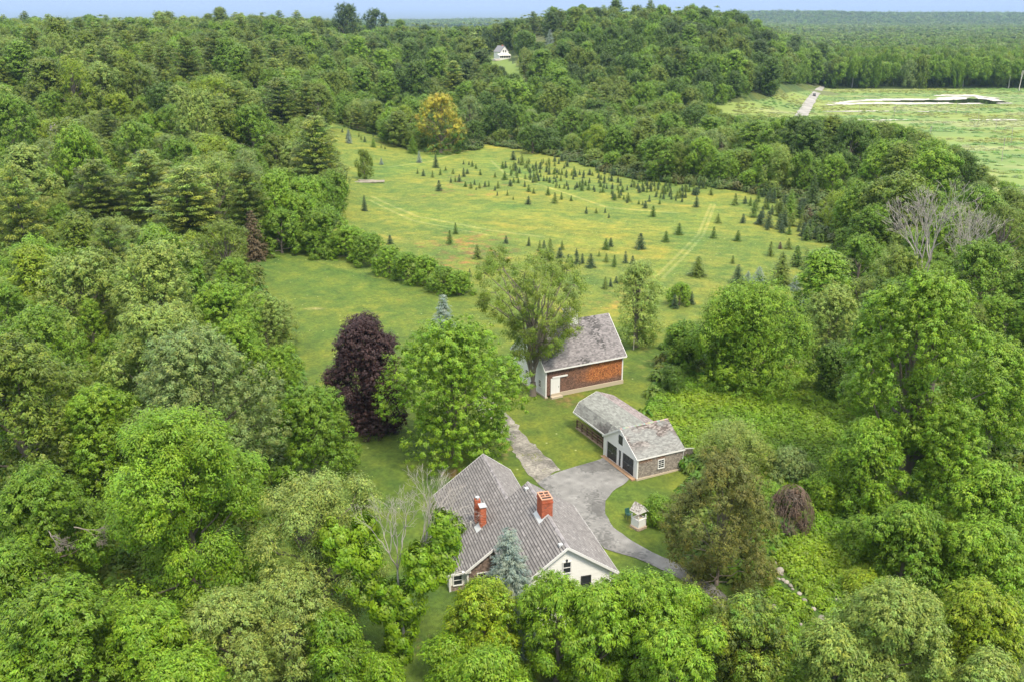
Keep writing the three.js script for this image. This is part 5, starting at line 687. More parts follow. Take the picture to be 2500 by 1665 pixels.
function deadTree(ox, oyBase, h, label, seed, o = {}, bark = greyBark) { const [x, d] = gO(ox, oyBase), z = seen(x, land(x, d), d)[2], H = h * K * z / F / Math.cos(PITCH * 0.7), t = thing('dead_tree', label, 'dead tree', [x, land(x, d), -d], seed); part(t, 'trunk', bareTree(seed, { H: H * 0.98, r0: 0.0075 * H + 0.05, ...o }), bark); placed.push([x, d, 2]); return t; }
const bigDead = { depth: 6, spread: 0.5, stems: 5, first: 0.15, twig: 0.018 };
deadTree(2110, 720, 320, 'bare pale dead tree with many upright limbs in the woods right of the field', 31, bigDead); deadTree(2200, 700, 235, 'bare grey dead tree beside the larger dead one right of the field', 32, bigDead);
deadTree(140, 400, 115, 'bare grey tree, left of the pair of dead trees in the left woods', 33, { depth: 6, spread: 0.3, stems: 4, first: 0.15, twig: 0.05 }); deadTree(172, 405, 125, 'bare grey tree, right of the pair of dead trees in the left woods', 34, { depth: 6, spread: 0.26, stems: 4, first: 0.15, twig: 0.05 });
deadTree(2310, 780, 100, 'bare pale thicket tree at the right edge behind the tallest maple', 35, { ...bigDead, depth: 6 });
[[2055, 196, 45], [2135, 197, 38], [2215, 200, 44], [2255, 195, 40], [2320, 203, 38], [1960, 202, 36], [2345, 210, 46], [1985, 197, 30]].forEach(([x, y, h], i) => deadTree(x, y, h, `bare snag at the far marsh edge, ${['fourth', 'fifth', 'sixth', 'seventh', 'eighth', 'first', 'ninth', 'second'][i]} from the left`, 50 + i, { depth: 3, spread: 0.3, first: 0.45, twig: 0.14, r0: 0.3 }, birchBark).userData.group = 'bare snags along the marsh');
[[2138, 325, 34], [2305, 370, 52], [2325, 330, 36], [2055, 275, 30], [1976, 262, 22], [2200, 262, 26], [2250, 278, 22], [2290, 300, 30]].forEach(([x, y, h], i) => deadTree(x, y, h, `thin grey snag standing in the open marsh, ${['fourth', 'seventh', 'last', 'second', 'first', 'third', 'fifth', 'sixth'][i]} from the left`, 70 + i, { depth: 2, spread: 0.2, first: 0.6, r0: 0.1, twig: 0.05 }, greyBark).userData.group = 'thin snags in the open marsh');

// ------------------------------------------------------------------ woods: models of each kind, then one clone per tree
const M = (k, o) => ({ lobes: 24, clumps: 18, clumpR: 0.72, leaf: 0.4, leaves: 17000, H: 15, R: 6, base: 0.12, lobeR: 0.33, ...o });
const models = {
  round: [201, 202, 203, 204].map((s) => broadleaf(s, M(0, { H: 14.5, R: 6.2 }))), tall: [211, 212, 213].map((s) => broadleaf(s, M(0, { H: 17, R: 5.2, shape: 'column', lobeR: 0.38 }))),
  dome: [221, 222].map((s) => broadleaf(s, M(0, { H: 11, R: 6.2, shape: 'dome', base: 0.05 }))), airy: [231, 232].map((s) => broadleaf(s, M(0, { H: 14, R: 5.6, lobeR: 0.26, clumpR: 0.7, leaf: 0.3, leaves: 14000, bare: 3, fill: 0, lobes: 28 }))),
  pine: [241, 242, 243].map((s) => pine(s, { H: 16, R: 6, leaves: 26000, leaf: 0.5, amp: 0.6, gap: 0.95, plume: 0.85 })), spruce: [251, 252].map((s) => spruce(s, { H: 10, R: 2.7, leaves: 7000, leaf: 0.34 })), bush: [261, 262, 263].map((s) => broadleaf(s, M(0, { H: 4.2, R: 3.2, base: 0.02, shape: 'dome', lobes: 16, clumpR: 0.6, leaf: 0.3, leaves: 8000 }))),
  trunked: [271, 272].map((s) => broadleaf(s, M(0, { H: 19, R: 5, base: 0.42, lobes: 18, lobeR: 0.36, leaves: 9000, stems: 3, trunk: 0.02 }))),
};
models.near = [281, 282, 283, 284].map((s) => broadleaf(s, near({ H: 13, R: 5, base: 0.08, leaves: 30000, leaf: 0.26 })));
const NAMES = { near: 'broadleaf_tree', round: 'broadleaf_tree', tall: 'broadleaf_tree', dome: 'broadleaf_tree', airy: 'airy_tree', pine: 'pine_tree', spruce: 'spruce_tree', bush: 'bush', trunked: 'tall_tree' };
const rw = rng(404); let nth = 0;
function wood(kind, label, category, x, d, W, H, tone, group) { const m = models[kind][nth++ % models[kind].length], t = addTree(NAMES[kind], label, category, m, x, d, { sx: W / 2 / m.R, sy: H / m.H, turn: rw() * 6.28, tone, bark: kind === 'trunked' ? birchBark : barkMat, group }); placed.push([x, d, W / 2]); return t; }
const known = `
pine|423|85|92|1.45|pine|tall dark pine rising above the lime tree in the upper left woods
round|523|100|95|0.95|lime|bright lime tree right of the tall dark pine in the upper left
round|587|152|64|1|lime|smaller lime tree right below the bright lime tree in the upper left
round|310|160|88|0.9|yellow|yellow-topped tree in the middle of the left woods
round|225|168|92|0.9|lime|olive-lime tree directly left of the yellow-topped tree
round|137|140|112|1|deep|large dark round tree near the left edge, above the pale pine
pine|85|158|86|1.2|palepine|pale pine near the left edge below the dark round tree
round|28|122|96|1|olive|olive round tree at the upper left edge
dome|267|213|88|0.9|lime|vivid lime dome below the yellow-topped tree
round|370|188|100|1.05|deep|deep green round tree right of the vivid lime dome
round|573|240|118|1.1|mid|mid-green round tree left of the pines by the field corner
pine|475|222|76|1.4|palepine|grey-green pine left of the mid-green round tree
pine|640|178|130|1.1|pine|widest pine of the group above the field's left corner
pine|717|188|72|1.3|palepine|narrow pine at the right end of the group above the field's left corner
pine|560|203|62|1.2|palepine|small pale pine left of the widest pine
pine|722|266|150|1.2|palepine|big layered grey-green pine at the left edge of the field
round|630|308|86|1.1|olive|olive tree between the big layered pine and the mid-green tree
round|385|240|82|1.2|mid|green tree under the deep green round tree
pine|240|248|76|1.4|pine|dark pine beside the pair of dead trees
dome|35|238|96|0.9|lime|lime dome at the left edge
round|110|210|86|1|mid|mid-green tree behind the lime dome at the left edge
dome|100|276|96|0.8|lime|olive-lime dome left of the pair of dead trees
airy|300|288|90|1.2|grey|pale aspen right of the pair of dead trees
airy|377|308|78|1.3|grey|second pale aspen, right of the first one
dome|220|323|82|0.95|bright|bright round tree at the foot of the pair of dead trees
airy|108|316|86|1.1|grey|pale grey-green tree at the foot of the dead trees, towards the left edge
pine|330|345|165|1.15|palepine|broad pale pine in the middle of the left woods
pine|215|366|165|1.1|pine|broad green pine left of the pale pine in the left woods
pine|420|383|200|1.0|palepine|widest layered pine, right of the broad pale pine
pine|35|403|150|1.25|palepine|yellowish pine at the left edge
round|467|360|108|1.1|olive|yellow-olive tree behind the widest layered pine
dome|695|408|130|1.0|bright|bright leafy bush-tree at the left corner of the field
dome|640|432|100|1.0|mid|green bush-tree left of the bright one at the left corner of the field
dome|545|425|84|1.2|mid|green tree between the widest layered pine and the hedge
spruce|575|480|78|1.5|brown|brownish conifer at the end of the hedge beside the lawn
airy|118|588|180|0.95|pale|pale green spreading tree near the left edge below the pines
round|318|594|135|1.1|olive|yellowish olive tree in the left woods below the layered pines
round|420|598|102|1.0|moss|brownish green tree right of the yellowish olive tree
round|530|593|96|1.0|bright|bright green tree at the upper left edge of the lawn
airy|645|690|95|1.1|locust|airy yellowish tree leaning over the left edge of the lawn
round|642|790|112|1.2|bright|bright tree with dark hollows at the left edge of the lawn
tall|200|688|62|2.4|vine|bright vine-covered column in the left woods
round|45|778|132|1.1|pale|pale tree at the left edge, halfway down
round|125|738|92|1.3|pale|pale tree with pinkish top left of the tall lime bush
dome|262|778|115|1.1|lime|tall lime-green bush left of the grey-green maple
round|20|910|125|1.3|bright|bright maple cut by the left edge
round|795|8|76|1.3|shade|tall dark tree standing highest against the sky, left one of the pair
round|862|20|64|1.2|shade|tall dark tree standing high against the sky, right one of the pair
round|1010|215|117|1.16|gold|golden-topped maple at the top of the field
round|835|343|42|1.75|moss|olive conical tree at the left end of the field
round|895|267|66|0.95|mid|round green bush left of the golden maple
airy|818|232|62|1|pale|pale bush at the top left corner of the field
round|1088|276|54|1|deep|dark round tree right of the golden maple
airy|1080|220|66|1.3|grey|pale poplar behind the dark round tree right of the golden maple
round|1150|230|76|1.2|deep|dark tree right of the pale poplar behind the field
round|1190|240|62|1.2|mid|green tree right of the dark tree behind the field
round|1175|182|112|0.8|bright|broad bright-topped tree in the row behind the field
round|1275|196|86|1.1|moss|brownish dark tree right of the broad bright-topped one behind the field
round|1072|186|62|1.1|bright|bright small tree left of the broad bright-topped one
pine|1042|140|72|1.3|palepine|feathery pine standing above the row behind the field
round|880|163|86|1|bright|bright round tree, left of two in the row above the golden maple
round|955|163|72|1.1|bright|bright round tree, right of two in the row above the golden maple
round|808|156|70|1.1|bright|bright tree above the pale bush at the field's top left corner
round|1315|246|88|0.9|mid|green tree in front of the brownish dark one behind the field
round|1355|283|54|1.1|deep|dark bushy tree in the thicket along the field's back edge
round|1435|288|76|1|deep|dark round tree at the middle of the field's back edge
round|1518|310|102|1|mid|full green tree near the right end of the field's back edge
airy|1515|262|76|1|lime|lime airy tree behind the full green tree at the field's back edge
round|1225|286|66|1|deep|dark tree in the thicket behind the spruce plantation
round|1232|118|68|1|moss|grey-green round tree right of the white hillside house
airy|1205|108|32|2.2|locust|pale airy tree in front of the white hillside house
spruce|1085|56|30|1.6|shade|dark spruce left of the white hillside house
round|1168|55|44|1.1|bright|bright tree behind the white hillside house
spruce|1265|66|36|1.5|bluespruce|blue-grey spruce right of the cream hilltop house
round|1295|97|52|1|rust|brownish tree below the blue-grey spruce on the hill
airy|1272|28|44|1.2|lime|pale lime tree on the skyline above the blue-grey spruce
round|1208|70|58|1|mid|dark tree behind the white hillside house, right of the bright one
airy|1310|32|40|1.2|lime|lime tree on the skyline, right of the pale lime one
tall|1836|266|82|1.75|deep|tall deep green oval tree in front of the pale marsh road
tall|1918|266|78|1.6|moss|tall brownish tree right of the deep green oval one
round|1986|280|108|1.2|mid|large green tree at the marsh edge right of the tall brownish one
round|2046|320|132|1.1|bright|broad bright tree at the marsh edge
round|2075|394|185|1.0|moss|broadest dark crown right of the field
round|2196|342|98|1.2|moss|dark round tree at the edge of the open marsh
round|1950|348|68|1.3|deep|narrow dark tree between the two tall trees and the broadest crown
round|1856|346|80|1.3|mid|green tree below the tall deep green oval one
round|1763|332|72|1.4|bright|bright tree at the right back corner of the field
airy|1723|282|72|1.2|lime|airy lime tree left of the tall deep green oval one
airy|1663|290|72|1.1|pale|pale bush-tree in the thicket left of the airy lime tree
round|1595|322|72|1.1|deep|dark tree at the right end of the field's back edge
round|1660|352|62|1.2|mid|small green tree at the right back corner of the field
round|1923|354|82|1.2|bright|bright tree in front of the narrow dark one right of the field
spruce|1876|396|44|2|shade|dark spruce at the right edge of the field
spruce|1823|433|46|1.5|mid|green conifer among the young trees at the right edge of the field
round|2246|450|94|1|moss|dark tree at the right edge behind the bare thicket
dome|1965|442|104|0.9|vine|low bright lime bush at the right edge of the field
round|1885|698|72|1.3|deep|dark tree right behind the dense round tree right of the barn
round|1942|714|66|1.3|deep|dark tree with pale-leaved vine between the dense round tree and the maple spire
airy|1995|636|145|0.9|olive|olive airy tree below the bare pale dead tree
airy|2275|566|165|0.9|pale|pale feathery tree at the right edge beside the dead trees
round|1985|540|120|1.1|mid|green tree between the field's right edge and the bare pale dead tree
round|2200|470|130|1.0|moss|dark crown behind the bare pale dead tree
round|2010|470|110|1.1|mid|green crown left of the broadest dark crown right of the field
dome|690|445|125|1.0|bright|tallest bush of the hedge between lawn and field
dome|640|480|110|0.95|mid|dark bush at the left end of the hedge by the lawn
dome|745|478|120|0.9|mid|second bush of the hedge between lawn and field
dome|800|520|96|0.8|bright|third bush of the hedge, bright green
dome|722|528|90|0.7|mid|low bush at the foot of the hedge, beside its third bush
dome|848|535|98|0.8|mid|fourth bush of the hedge between lawn and field
dome|893|566|84|0.8|bright|fifth bush of the hedge between lawn and field
dome|935|580|86|0.8|mid|sixth bush of the hedge between lawn and field
dome|978|588|84|0.8|bright|seventh bush of the hedge between lawn and field
dome|1018|612|80|0.75|mid|eighth bush of the hedge between lawn and field
dome|1055|622|78|0.75|bright|last bush at the right end of the hedge
dome|1565|650|60|0.9|bright|low bright bush left of the dense round tree right of the barn
dome|1482|735|62|0.8|bright|low green bush under the slim light green tree behind the barn
dome|1400|560|1|1|mid|skip
spruce|1608|586|50|1.0|pine|broad olive spruce at the bottom of the field
spruce|1700|606|40|1.2|spruce|dark spruce behind the dense round tree, left of the blue ones
spruce|1722|622|24|1.2|bluespruce|slim bluish spruce right of the dark one behind the dense round tree
spruce|1748|612|42|1.0|bluespruce|squat blue spruce behind the dense round tree
spruce|1803|575|68|1.2|pine|largest broad spruce of the cluster behind the dense round tree
spruce|1832|632|32|1.2|bluespruce|small blue spruce at the foot of the largest broad one
spruce|1864|652|58|1.4|bluespruce|pale silver-blue spruce at the right end of the spruce cluster
spruce|1892|662|28|2.1|bluespruce|narrow grey-blue spruce beside the silver-blue one
spruce|948|308|30|1.5|mid|green spruce left of the golden maple
spruce|963|347|16|1.7|bluespruce|small bluish spruce in front of the green spruce by the golden maple
spruce|1001|353|18|1.8|spruce|dark young spruce below the golden maple
spruce|800|297|18|1.8|bluespruce|blue young spruce at the left end of the field
spruce|857|315|16|1.5|mid|young green spruce on the slope at the left end of the field
spruce|876|362|12|1.5|bluespruce|little bluish spruce on the slope right of the olive conical tree
spruce|836|447|18|2.2|spruce|dark slim spruce at the field's left edge above the hedge`.trim().split('\n').map((l) => l.split('|'));
for (const [kind, ox, oy, w, asp, tone, label] of known) {
  if (label === 'skip') continue; const s = stand(+ox, +oy, +w, +asp); if (!s) { console.log('no place', label); continue; }
  if (s.H > 34 || s.H < 1.2) console.log('odd', label, s.H.toFixed(1), s.d.toFixed(0));
  if (tone === 'gold') { const t = addTree('golden_maple', label, 'tree', broadleaf(77, { H: s.H, R: s.W / 2, base: 0.03, shape: 'round', lobes: 46, lobeR: 0.25, clumps: 12, clumpR: 0.8, leaves: 34000, leaf: 0.36, amp: 0.5, twoTone: (t2, r) => (t2 + (r() - 0.5) * 0.5 > 0.42 ? [1, 1, 1] : [0.24, 0.5, 0.5]) }), s.x, s.d, { tone }); placed.push([s.x, s.d, s.W / 2]); continue; }
  shown.push([+ox, +oy + w * 0.38 * Math.min(1.3, +asp), +w * 0.45, w * 0.36 * Math.min(1.3, +asp), s.d]);
  wood(kind, label, kind === 'bush' || / bush/.test(label) ? 'bush' : 'tree', s.x, s.d, s.W, s.H, tone);
}
// -- the woods between: filled in on the ground, none where open ground shows
const openO = [[[1226, 58], [1258, 58], [1258, 98], [1226, 92]], [[1086, 60], [1110, 60], [1110, 84], [1086, 84]], [[757, 281], [850, 308], [905, 333], [945, 350], [1060, 352], [1073, 317], [1110, 328], [1240, 345], [1420, 398], [1500, 413], [1620, 423], [1710, 436], [1890, 475], [1890, 640], [1830, 640], [1600, 720], [1530, 800], [1500, 905], [1480, 1000], [1560, 1050], [1620, 1150], [1700, 1340], [1640, 1400], [1400, 1320], [1230, 1330], [1040, 1360], [1000, 1150], [800, 1010], [720, 890], [712, 760], [620, 690], [600, 585], [650, 575], [760, 560], [850, 545], [835, 440], [800, 400], [770, 320]], [[1825, 262], [1880, 198], [2354, 203], [2420, 490], [2300, 400], [2215, 340], [2080, 285], [1980, 272]], [[1650, 238], [1735, 200], [1855, 200], [1840, 225], [1825, 270], [1650, 252]], [[1125, 100], [1190, 95], [1190, 135], [1225, 180], [1200, 180], [1130, 140]], [[1480, 880], [1900, 860], [1960, 1100], [1900, 1180], [1960, 1330], [1860, 1500], [1740, 1330], [1560, 1060]]];
const trees2 = [], cell = new Map(), key = (x, d) => Math.floor(x / 12) + ',' + Math.floor(d / 12);
const addCell = (x, d, R) => { const k = key(x, d); (cell.get(k) || cell.set(k, []).get(k)).push([x, d, R]); }; placed.forEach((p) => addCell(...p));
function clash(x, d, R, f) { const a = Math.floor(x / 12), b = Math.floor(d / 12); for (let i = -1; i <= 1; i++) for (let j = -1; j <= 1; j++) for (const q of cell.get((a + i) + ',' + (b + j)) || []) if (Math.hypot(q[0] - x, q[1] - d) < (R + q[2]) * f) return true; return false; }
const kindlyOpen = (x, d) => d > 470 && d < 690 && x > 150 && x < 236 && !inPoly(marshP, x, d) && inPoly(marshP, x + 12, d);
for (let n = 0; n < 42000; n++) {
  const d = 58 + 850 * Math.pow(rw(), 0.75), bb = (rw() * 2 - 1) * 0.6, x = bb * d, left = bb < -0.12, hill = d > 430 && bb > -0.2 && bb < 0.33;
  if (inPoly(fieldP, x, d) || inPoly(lawnP, x, d) || inPoly(marshP, x, d) || inPoly(roadP, x, d) || inPoly(meadowP, x, d)) continue;
  if (bb > 0.12 && d < 128) continue; if (bb > 0.2 && kindlyOpen(x, d)) continue; if (d < 78) continue;
  const q = fbm(x / 40 + 7, d / 40, 2), u = rw(), R = (d < 160 ? 3.2 : 3.4) + 4.4 * Math.pow(rw(), 1.3); let kind = 'round', tone = 'mid';
  if (left && d > 140) { kind = u < 0.16 ? 'pine' : u < 0.3 ? 'airy' : u < 0.45 ? 'tall' : u < 0.6 ? 'dome' : 'round'; } else if (hill) { kind = u < 0.05 && bb < 0.18 ? 'pine' : u < 0.2 ? 'tall' : 'round'; } else kind = u < 0.06 && bb < 0.15 ? 'pine' : u < 0.25 ? 'airy' : u < 0.4 ? 'tall' : u < 0.6 ? 'dome' : 'round';
  const pal = hill ? ['deep', 'mid', 'moss', 'bright', 'mid', 'deep', 'olive', 'shade'] : left ? (d > 330 ? ['mid', 'moss', 'bright', 'deep', 'mid', 'olive', 'pale'] : ['mid', 'bright', 'olive', 'pale', 'lime', 'moss', 'mid']) : bb > 0.3 ? ['mid', 'moss', 'bright', 'mid', 'deep'] : ['mid', 'deep', 'bright', 'olive', 'pale', 'mid', 'moss'];
  tone = kind === 'pine' ? (rw() < 0.5 ? 'pine' : 'palepine') : kind === 'airy' ? ['pale', 'grey', 'lime', 'olive'][Math.floor(rw() * 4)] : pal[Math.floor(clamp(q * 1.5 - 0.25 + (rw() - 0.5) * 0.95, 0, 0.999) * pal.length)];
  let H = kind === 'dome' ? R * 1.7 : kind === 'tall' || kind === 'pine' ? R * 3.1 : R * 2.5; H *= 0.85 + 0.3 * rw();
  if (bb > -0.12 && bb < 0.33 && d > 300 && d < 430) H *= 0.8;
  if (bb > 0.33 && d > 640) { H = 17 + 7 * rw(); if (d < 712 && rw() < 0.6) { kind = 'trunked'; tone = 'bright'; } }
  if (d < 135) { kind = 'near'; tone = ['mid', 'bright', 'olive', 'pale', 'mid', 'lime'][Math.floor(rw() * 6)]; H = R * 2.5; }
  if (clash(x, d, R, d < 135 ? 0.75 : 0.56)) continue;
  const h0 = land(x, d), [sx0, sy0] = seen(x, h0 + H, d), [, sy1] = seen(x, h0 + H * 0.3, d), [ex] = seen(x + R, h0 + H * 0.6, d), wO = ex - sx0;
  if (sx0 < -60 || sx0 > 2420 || sy0 > 1600) continue;
  if (openO.some((p) => [[sx0, sy0], [sx0 - wO * 0.8, (sy0 + sy1) / 2], [sx0 + wO * 0.8, (sy0 + sy1) / 2], [sx0, (sy0 + sy1) / 2], [sx0, sy0 * 0.75 + sy1 * 0.25], [sx0, sy1]].some(([a, b]) => inPoly(p, a, b)))) continue;
  if (shown.some(([a, b2, p, q2, dd]) => d < dd && ((sx0 - a) / (p + wO * 0.5)) ** 2 + ((sy0 - b2) / q2) ** 2 < 0.8)) continue;
  addCell(x, d, R); trees2.push({ kind, tone, x, d, R, H, size: wO, sx: sx0, sy: sy0 });
}
trees2.sort((a, b) => b.size - a.size);
const toneWord = { deep: 'dark green', mid: 'green', bright: 'bright green', lime: 'lime green', pale: 'pale green', grey: 'grey-green', olive: 'olive green', moss: 'dull green', shade: 'very dark', pine: 'dark', palepine: 'grey-green' }, kindWord = { near: 'leafy tree', round: 'round tree', tall: 'narrow tree', dome: 'low domed tree', airy: 'feathery tree', pine: 'pine', trunked: 'bare-trunked tree' };
const zone = (t) => t.sx < 640 ? (t.sy < 200 ? 'on the upper left rise' : t.sy < 500 ? 'in the left woods' : 'in the lower left woods') : t.sx < 1700 ? (t.sy < 110 ? 'near the hill skyline' : t.sy < 200 ? 'on the wooded hillside' : 'in the wood behind the field') : t.sy < 215 ? 'in the wood beyond the marsh' : t.sy < 640 ? 'between field and marsh' : 'in the right-edge woods';
const solo = trees2.slice(0, 290), rest = trees2.slice(290), ORD = (() => { const a = 'first second third fourth fifth sixth seventh eighth ninth tenth eleventh twelfth thirteenth fourteenth fifteenth sixteenth seventeenth eighteenth nineteenth'.split(' '), o = [...a]; for (const [p, z] of [['twenty', 'twentieth'], ['thirty', 'thirtieth']]) { o.push(z); for (let i = 0; i < 9; i++) o.push(p + '-' + a[i]); } return o; })();
const zones = new Map(); for (const t of solo) { const k = `${toneWord[t.tone]} ${kindWord[t.kind]} ${zone(t)}`; (zones.get(k) || zones.set(k, []).get(k)).push(t); }
for (const [k, list] of zones) list.sort((a, b) => a.sx - b.sx).forEach((t, i) => { wood(t.kind, list.length === 1 ? k : list.length <= 39 ? `${k}, ${ORD[i]} of ${list.length} from left` : k, 'tree', t.x, t.d, t.R * 2, t.H, t.tone, 'trees of the surrounding woods'); });
// -- the rest of the woods and the far woods, each one mass
const massMat = (t) => foliage(t);
function mass(name, label, list, protoOf) {
  const g = put(new THREE.Group(), name); g.userData.kind = 'stuff'; g.userData.label = label; g.userData.category = 'woods'; const by = new Map();
  for (const t of list) { const k = t.kind + '|' + t.v + '|' + t.tone; (by.get(k) || by.set(k, []).get(k)).push(t); }
  const m4 = new THREE.Matrix4(), Q = new THREE.Quaternion(), UPV = V(0, 1, 0);
  for (const [k, l] of by) { const p = protoOf(l[0]), im = new THREE.InstancedMesh(p.crown, massMat(l[0].tone), l.length); shadowed(im); im.name = 'crown'; l.forEach((t, i) => { Q.setFromAxisAngle(UPV, t.turn); const s = t.R / p.R; im.setMatrixAt(i, m4.compose(V(t.x, land(t.x, t.d), -t.d), Q, V(s, t.H / p.H, s))); }); g.add(im); }
}
for (const t of rest) { t.v = Math.floor(rw() * models[t.kind].length); t.turn = rw() * 6.28; }
mass('woodland', 'closely packed tree crowns filling the woods round the farm', rest, (t) => models[t.kind][t.v]);
const low = [301, 302, 303].map((s) => broadleaf(s, { H: 14, R: 6, base: 0.1, lobes: 12, clumps: 6, clumpR: 1.6, leaf: 1.3, leaves: 900, lobeR: 0.42, fill: 0.1 })), lowPine = pine(305, { H: 18, R: 4.5, leaves: 900, leaf: 1.5, gap: 2.6, plume: 1.9 });
const farList = [];
for (let n = 0; n < 70000; n++) {
  const d = Math.sqrt(lerp(700 * 700, 5900 * 5900, Math.pow(rw(), 1.5))), bb = (rw() * 2 - 1) * 0.62, x = bb * d; if (bb < 0.2 && d < 905) continue; if (bb < 0.18 && d > 1300 && d < 4100) continue; if (bb > 0.3 && d < 705) continue; if (bb <= 0.3 && d < 908) continue;
  const s = d > 2500 ? 2.0 : d > 1500 ? 1.45 : 1.05, R = (3.4 + 4.6 * Math.pow(rw(), 1.4)) * s; if (clash(x, d, R, 0.5)) continue; addCell(x, d, R);
  const pineT = rw() < 0.1; farList.push({ kind: pineT ? 'pine' : 'round', v: Math.floor(rw() * 3), x, d, R, H: (pineT ? 19 : 15) * (0.8 + 0.45 * rw()) * (s > 1.9 ? 1.25 : 1), turn: rw() * 6.28, tone: pineT ? 'pine' : rw() < 0.3 ? ['bright', 'pale', 'olive', 'shade'][Math.floor(rw() * 4)] : ['mid', 'deep', 'moss', 'mid', 'deep'][Math.floor(clamp(fbm(x / 220, d / 220, 2) * 1.6 - 0.3 + (rw() - 0.5) * 0.4, 0, 0.999) * 5)] });
}
mass('far_woods', 'unbroken far woods reaching to the horizon', farList, (t) => t.kind === 'pine' ? lowPine : low[t.v]);

// ------------------------------------------------------------------ young spruces of the plantation
const sap = [401, 402, 403].map((s) => spruce(s, { H: 2.6, R: 0.85, leaves: 1500, leaf: 0.2, gap: 0.24, bough: 0.3, pow: 0.9, base: 0.06, droop: 0.2 }));
{ let n = 0; const rs = rng(55);
  const sapling = (ox, oy, h, label, group, tone = 'spruce') => { const [x, d] = gO(ox, oy), z = seen(x, land(x, d), d)[2], H = h * K * z / F * 0.95, m = sap[n++ % 3], s = H / m.H * (0.85 + 0.3 * rs()), k = s * (0.8 + 0.55 * rs()); return addTree('young_spruce', label, 'tree', m, x, d, { sx: k, sy: s, turn: rs() * 6, tone: tone === 'spruce' ? ['spruce', 'deep', 'spruce', 'pine'][Math.floor(rs() * 4)] : tone, group }); };
  const za = ([a, b, h]) => [781.7 + a / 3, 376.6 + b / 3, h / 3], zb = ([a, b, h]) => [781.7 + a / 3, b / 3, h / 3], zc = ([a, b, h]) => [1563.4 + a / 3, b / 3, h / 3], zd = ([a, b, h]) => [1563.4 + a / 3, 522.7 + b / 3, h / 3];
  const row = (list, f, what, group) => list.map(f).sort((p, q) => p[0] - q[0]).forEach(([x, y, h], i, l) => sapling(x, y, h, `young spruce ${what}, ${ORD[i]} of ${l.length} from left`, group));
  row([[345, 555, 70], [650, 670, 30], [757, 555, 105], [797, 485, 90], [948, 655, 110], [1145, 550, 60], [895, 780, 65]], za, 'standing alone in the reddish grass above the hedge', 'lone young spruces above the hedge');
  row([[1303, 568, 75], [1378, 600, 80], [1408, 585, 60], [1450, 615, 95], [1440, 670, 80], [1532, 592, 70], [1517, 650, 85], [1575, 682, 65], [1595, 710, 80], [1635, 695, 85], [1632, 635, 60], [1672, 688, 75], [1730, 715, 95]], za, 'in the group behind the thin-leaved tree', 'young spruces behind the thin-leaved tree');
  row([[1788, 640, 45], [1838, 678, 60], [1893, 712, 105], [1970, 685, 95], [2020, 692, 60], [1835, 592, 90], [1868, 572, 65], [2072, 588, 105], [2250, 540, 75], [1830, 865, 85], [1867, 848, 70], [1907, 825, 50]], za, 'between the thin-leaved tree and the wheel tracks', 'young spruces left of the wheel tracks');
  row([[2160, 365, 90], [2340, 490, 90], [1700, 345, 45], [1768, 343, 40], [1830, 340, 35], [1855, 375, 40], [1435, 218, 60], [1483, 272, 70], [1528, 248, 50], [1595, 258, 50], [683, 188, 85], [1300, 280, 60]], za, 'on the mown strip below the dense rows', 'young spruces on the mown strip');
  for (const [x, y, h] of [[852, 1135, 25], [890, 1138, 25], [912, 1150, 45], [938, 1165, 40], [535, 1200, 40], [575, 1215, 50], [638, 1225, 55], [692, 1208, 55], [728, 1178, 30], [780, 1200, 45], [765, 1262, 45], [795, 1255, 40], [823, 1255, 60], [853, 1220, 70], [878, 1200, 45], [903, 1300, 45], [865, 1290, 45], [928, 1275, 35], [963, 1300, 40], [940, 1310, 20], [1000, 1290, 40], [1027, 1288, 50], [968, 1210, 40], [1070, 1225, 45], [1137, 1240, 55], [1090, 1300, 55], [1070, 1315, 45], [1198, 1260, 45], [1175, 1285, 45], [1230, 1265, 45], [1155, 1350, 45], [1195, 1378, 30], [1085, 1350, 30], [1302, 1325, 60], [1336, 1335, 35], [1275, 1290, 40], [1210, 1180, 70], [1195, 1105, 75], [1255, 1140, 75], [30, 880, 40], [130, 945, 30], [145, 965, 35], [170, 980, 40], [75, 890, 30], [178, 900, 25], [228, 945, 25], [310, 1030, 35], [283, 1020, 25], [15, 915, 30], [60, 960, 80]].map(zb)) sapling(x, y, h, 'small dark spruce in the loosely planted left part of the field', 'small spruces planted loosely in the left part of the field');
  row([[383, 1415, 75], [115, 1430, 90], [20, 1365, 50], [450, 1405, 60], [437, 1540, 80], [263, 1540, 70], [110, 1350, 60]], zc, 'scattered at the right end of the dense rows', 'young spruces right of the dense rows');
  for (const [x, y, h, t] of [[508, 1500, 100], [525, 1450, 80], [555, 1550, 100], [570, 1500, 80], [605, 1400, 80], [650, 1400, 90], [635, 1480, 80], [680, 1490, 90], [715, 1390, 70], [690, 1440, 80], [610, 1568, 110], [718, 1568, 130], [775, 1560, 100], [835, 1568, 100], [890, 1540, 110, 1], [938, 1560, 80, 1], [845, 1480, 90], [600, 1330, 60], [487, 1420, 70], [540, 1395, 80], [575, 1360, 70], [660, 1350, 70], [710, 1340, 60], [760, 1470, 60, 1]]) { const q = zc([x, y, h]); sapling(...q, t ? 'young spruce with brownish needles in the crowded right corner of the field' : 'young dark spruce in the crowded right corner of the field', 'young spruces crowded in the right corner of the field', t ? 'brown' : 'spruce'); }
  for (let i = 0; i < 26; i++) { const x = 1745 + 140 * rs(), y = 470 + 85 * rs() - (x < 1780 ? 25 : 0); sapling(x, y, 20 + 16 * rs(), 'young dark spruce in the crowded right corner of the field', 'young spruces crowded in the right corner of the field'); }
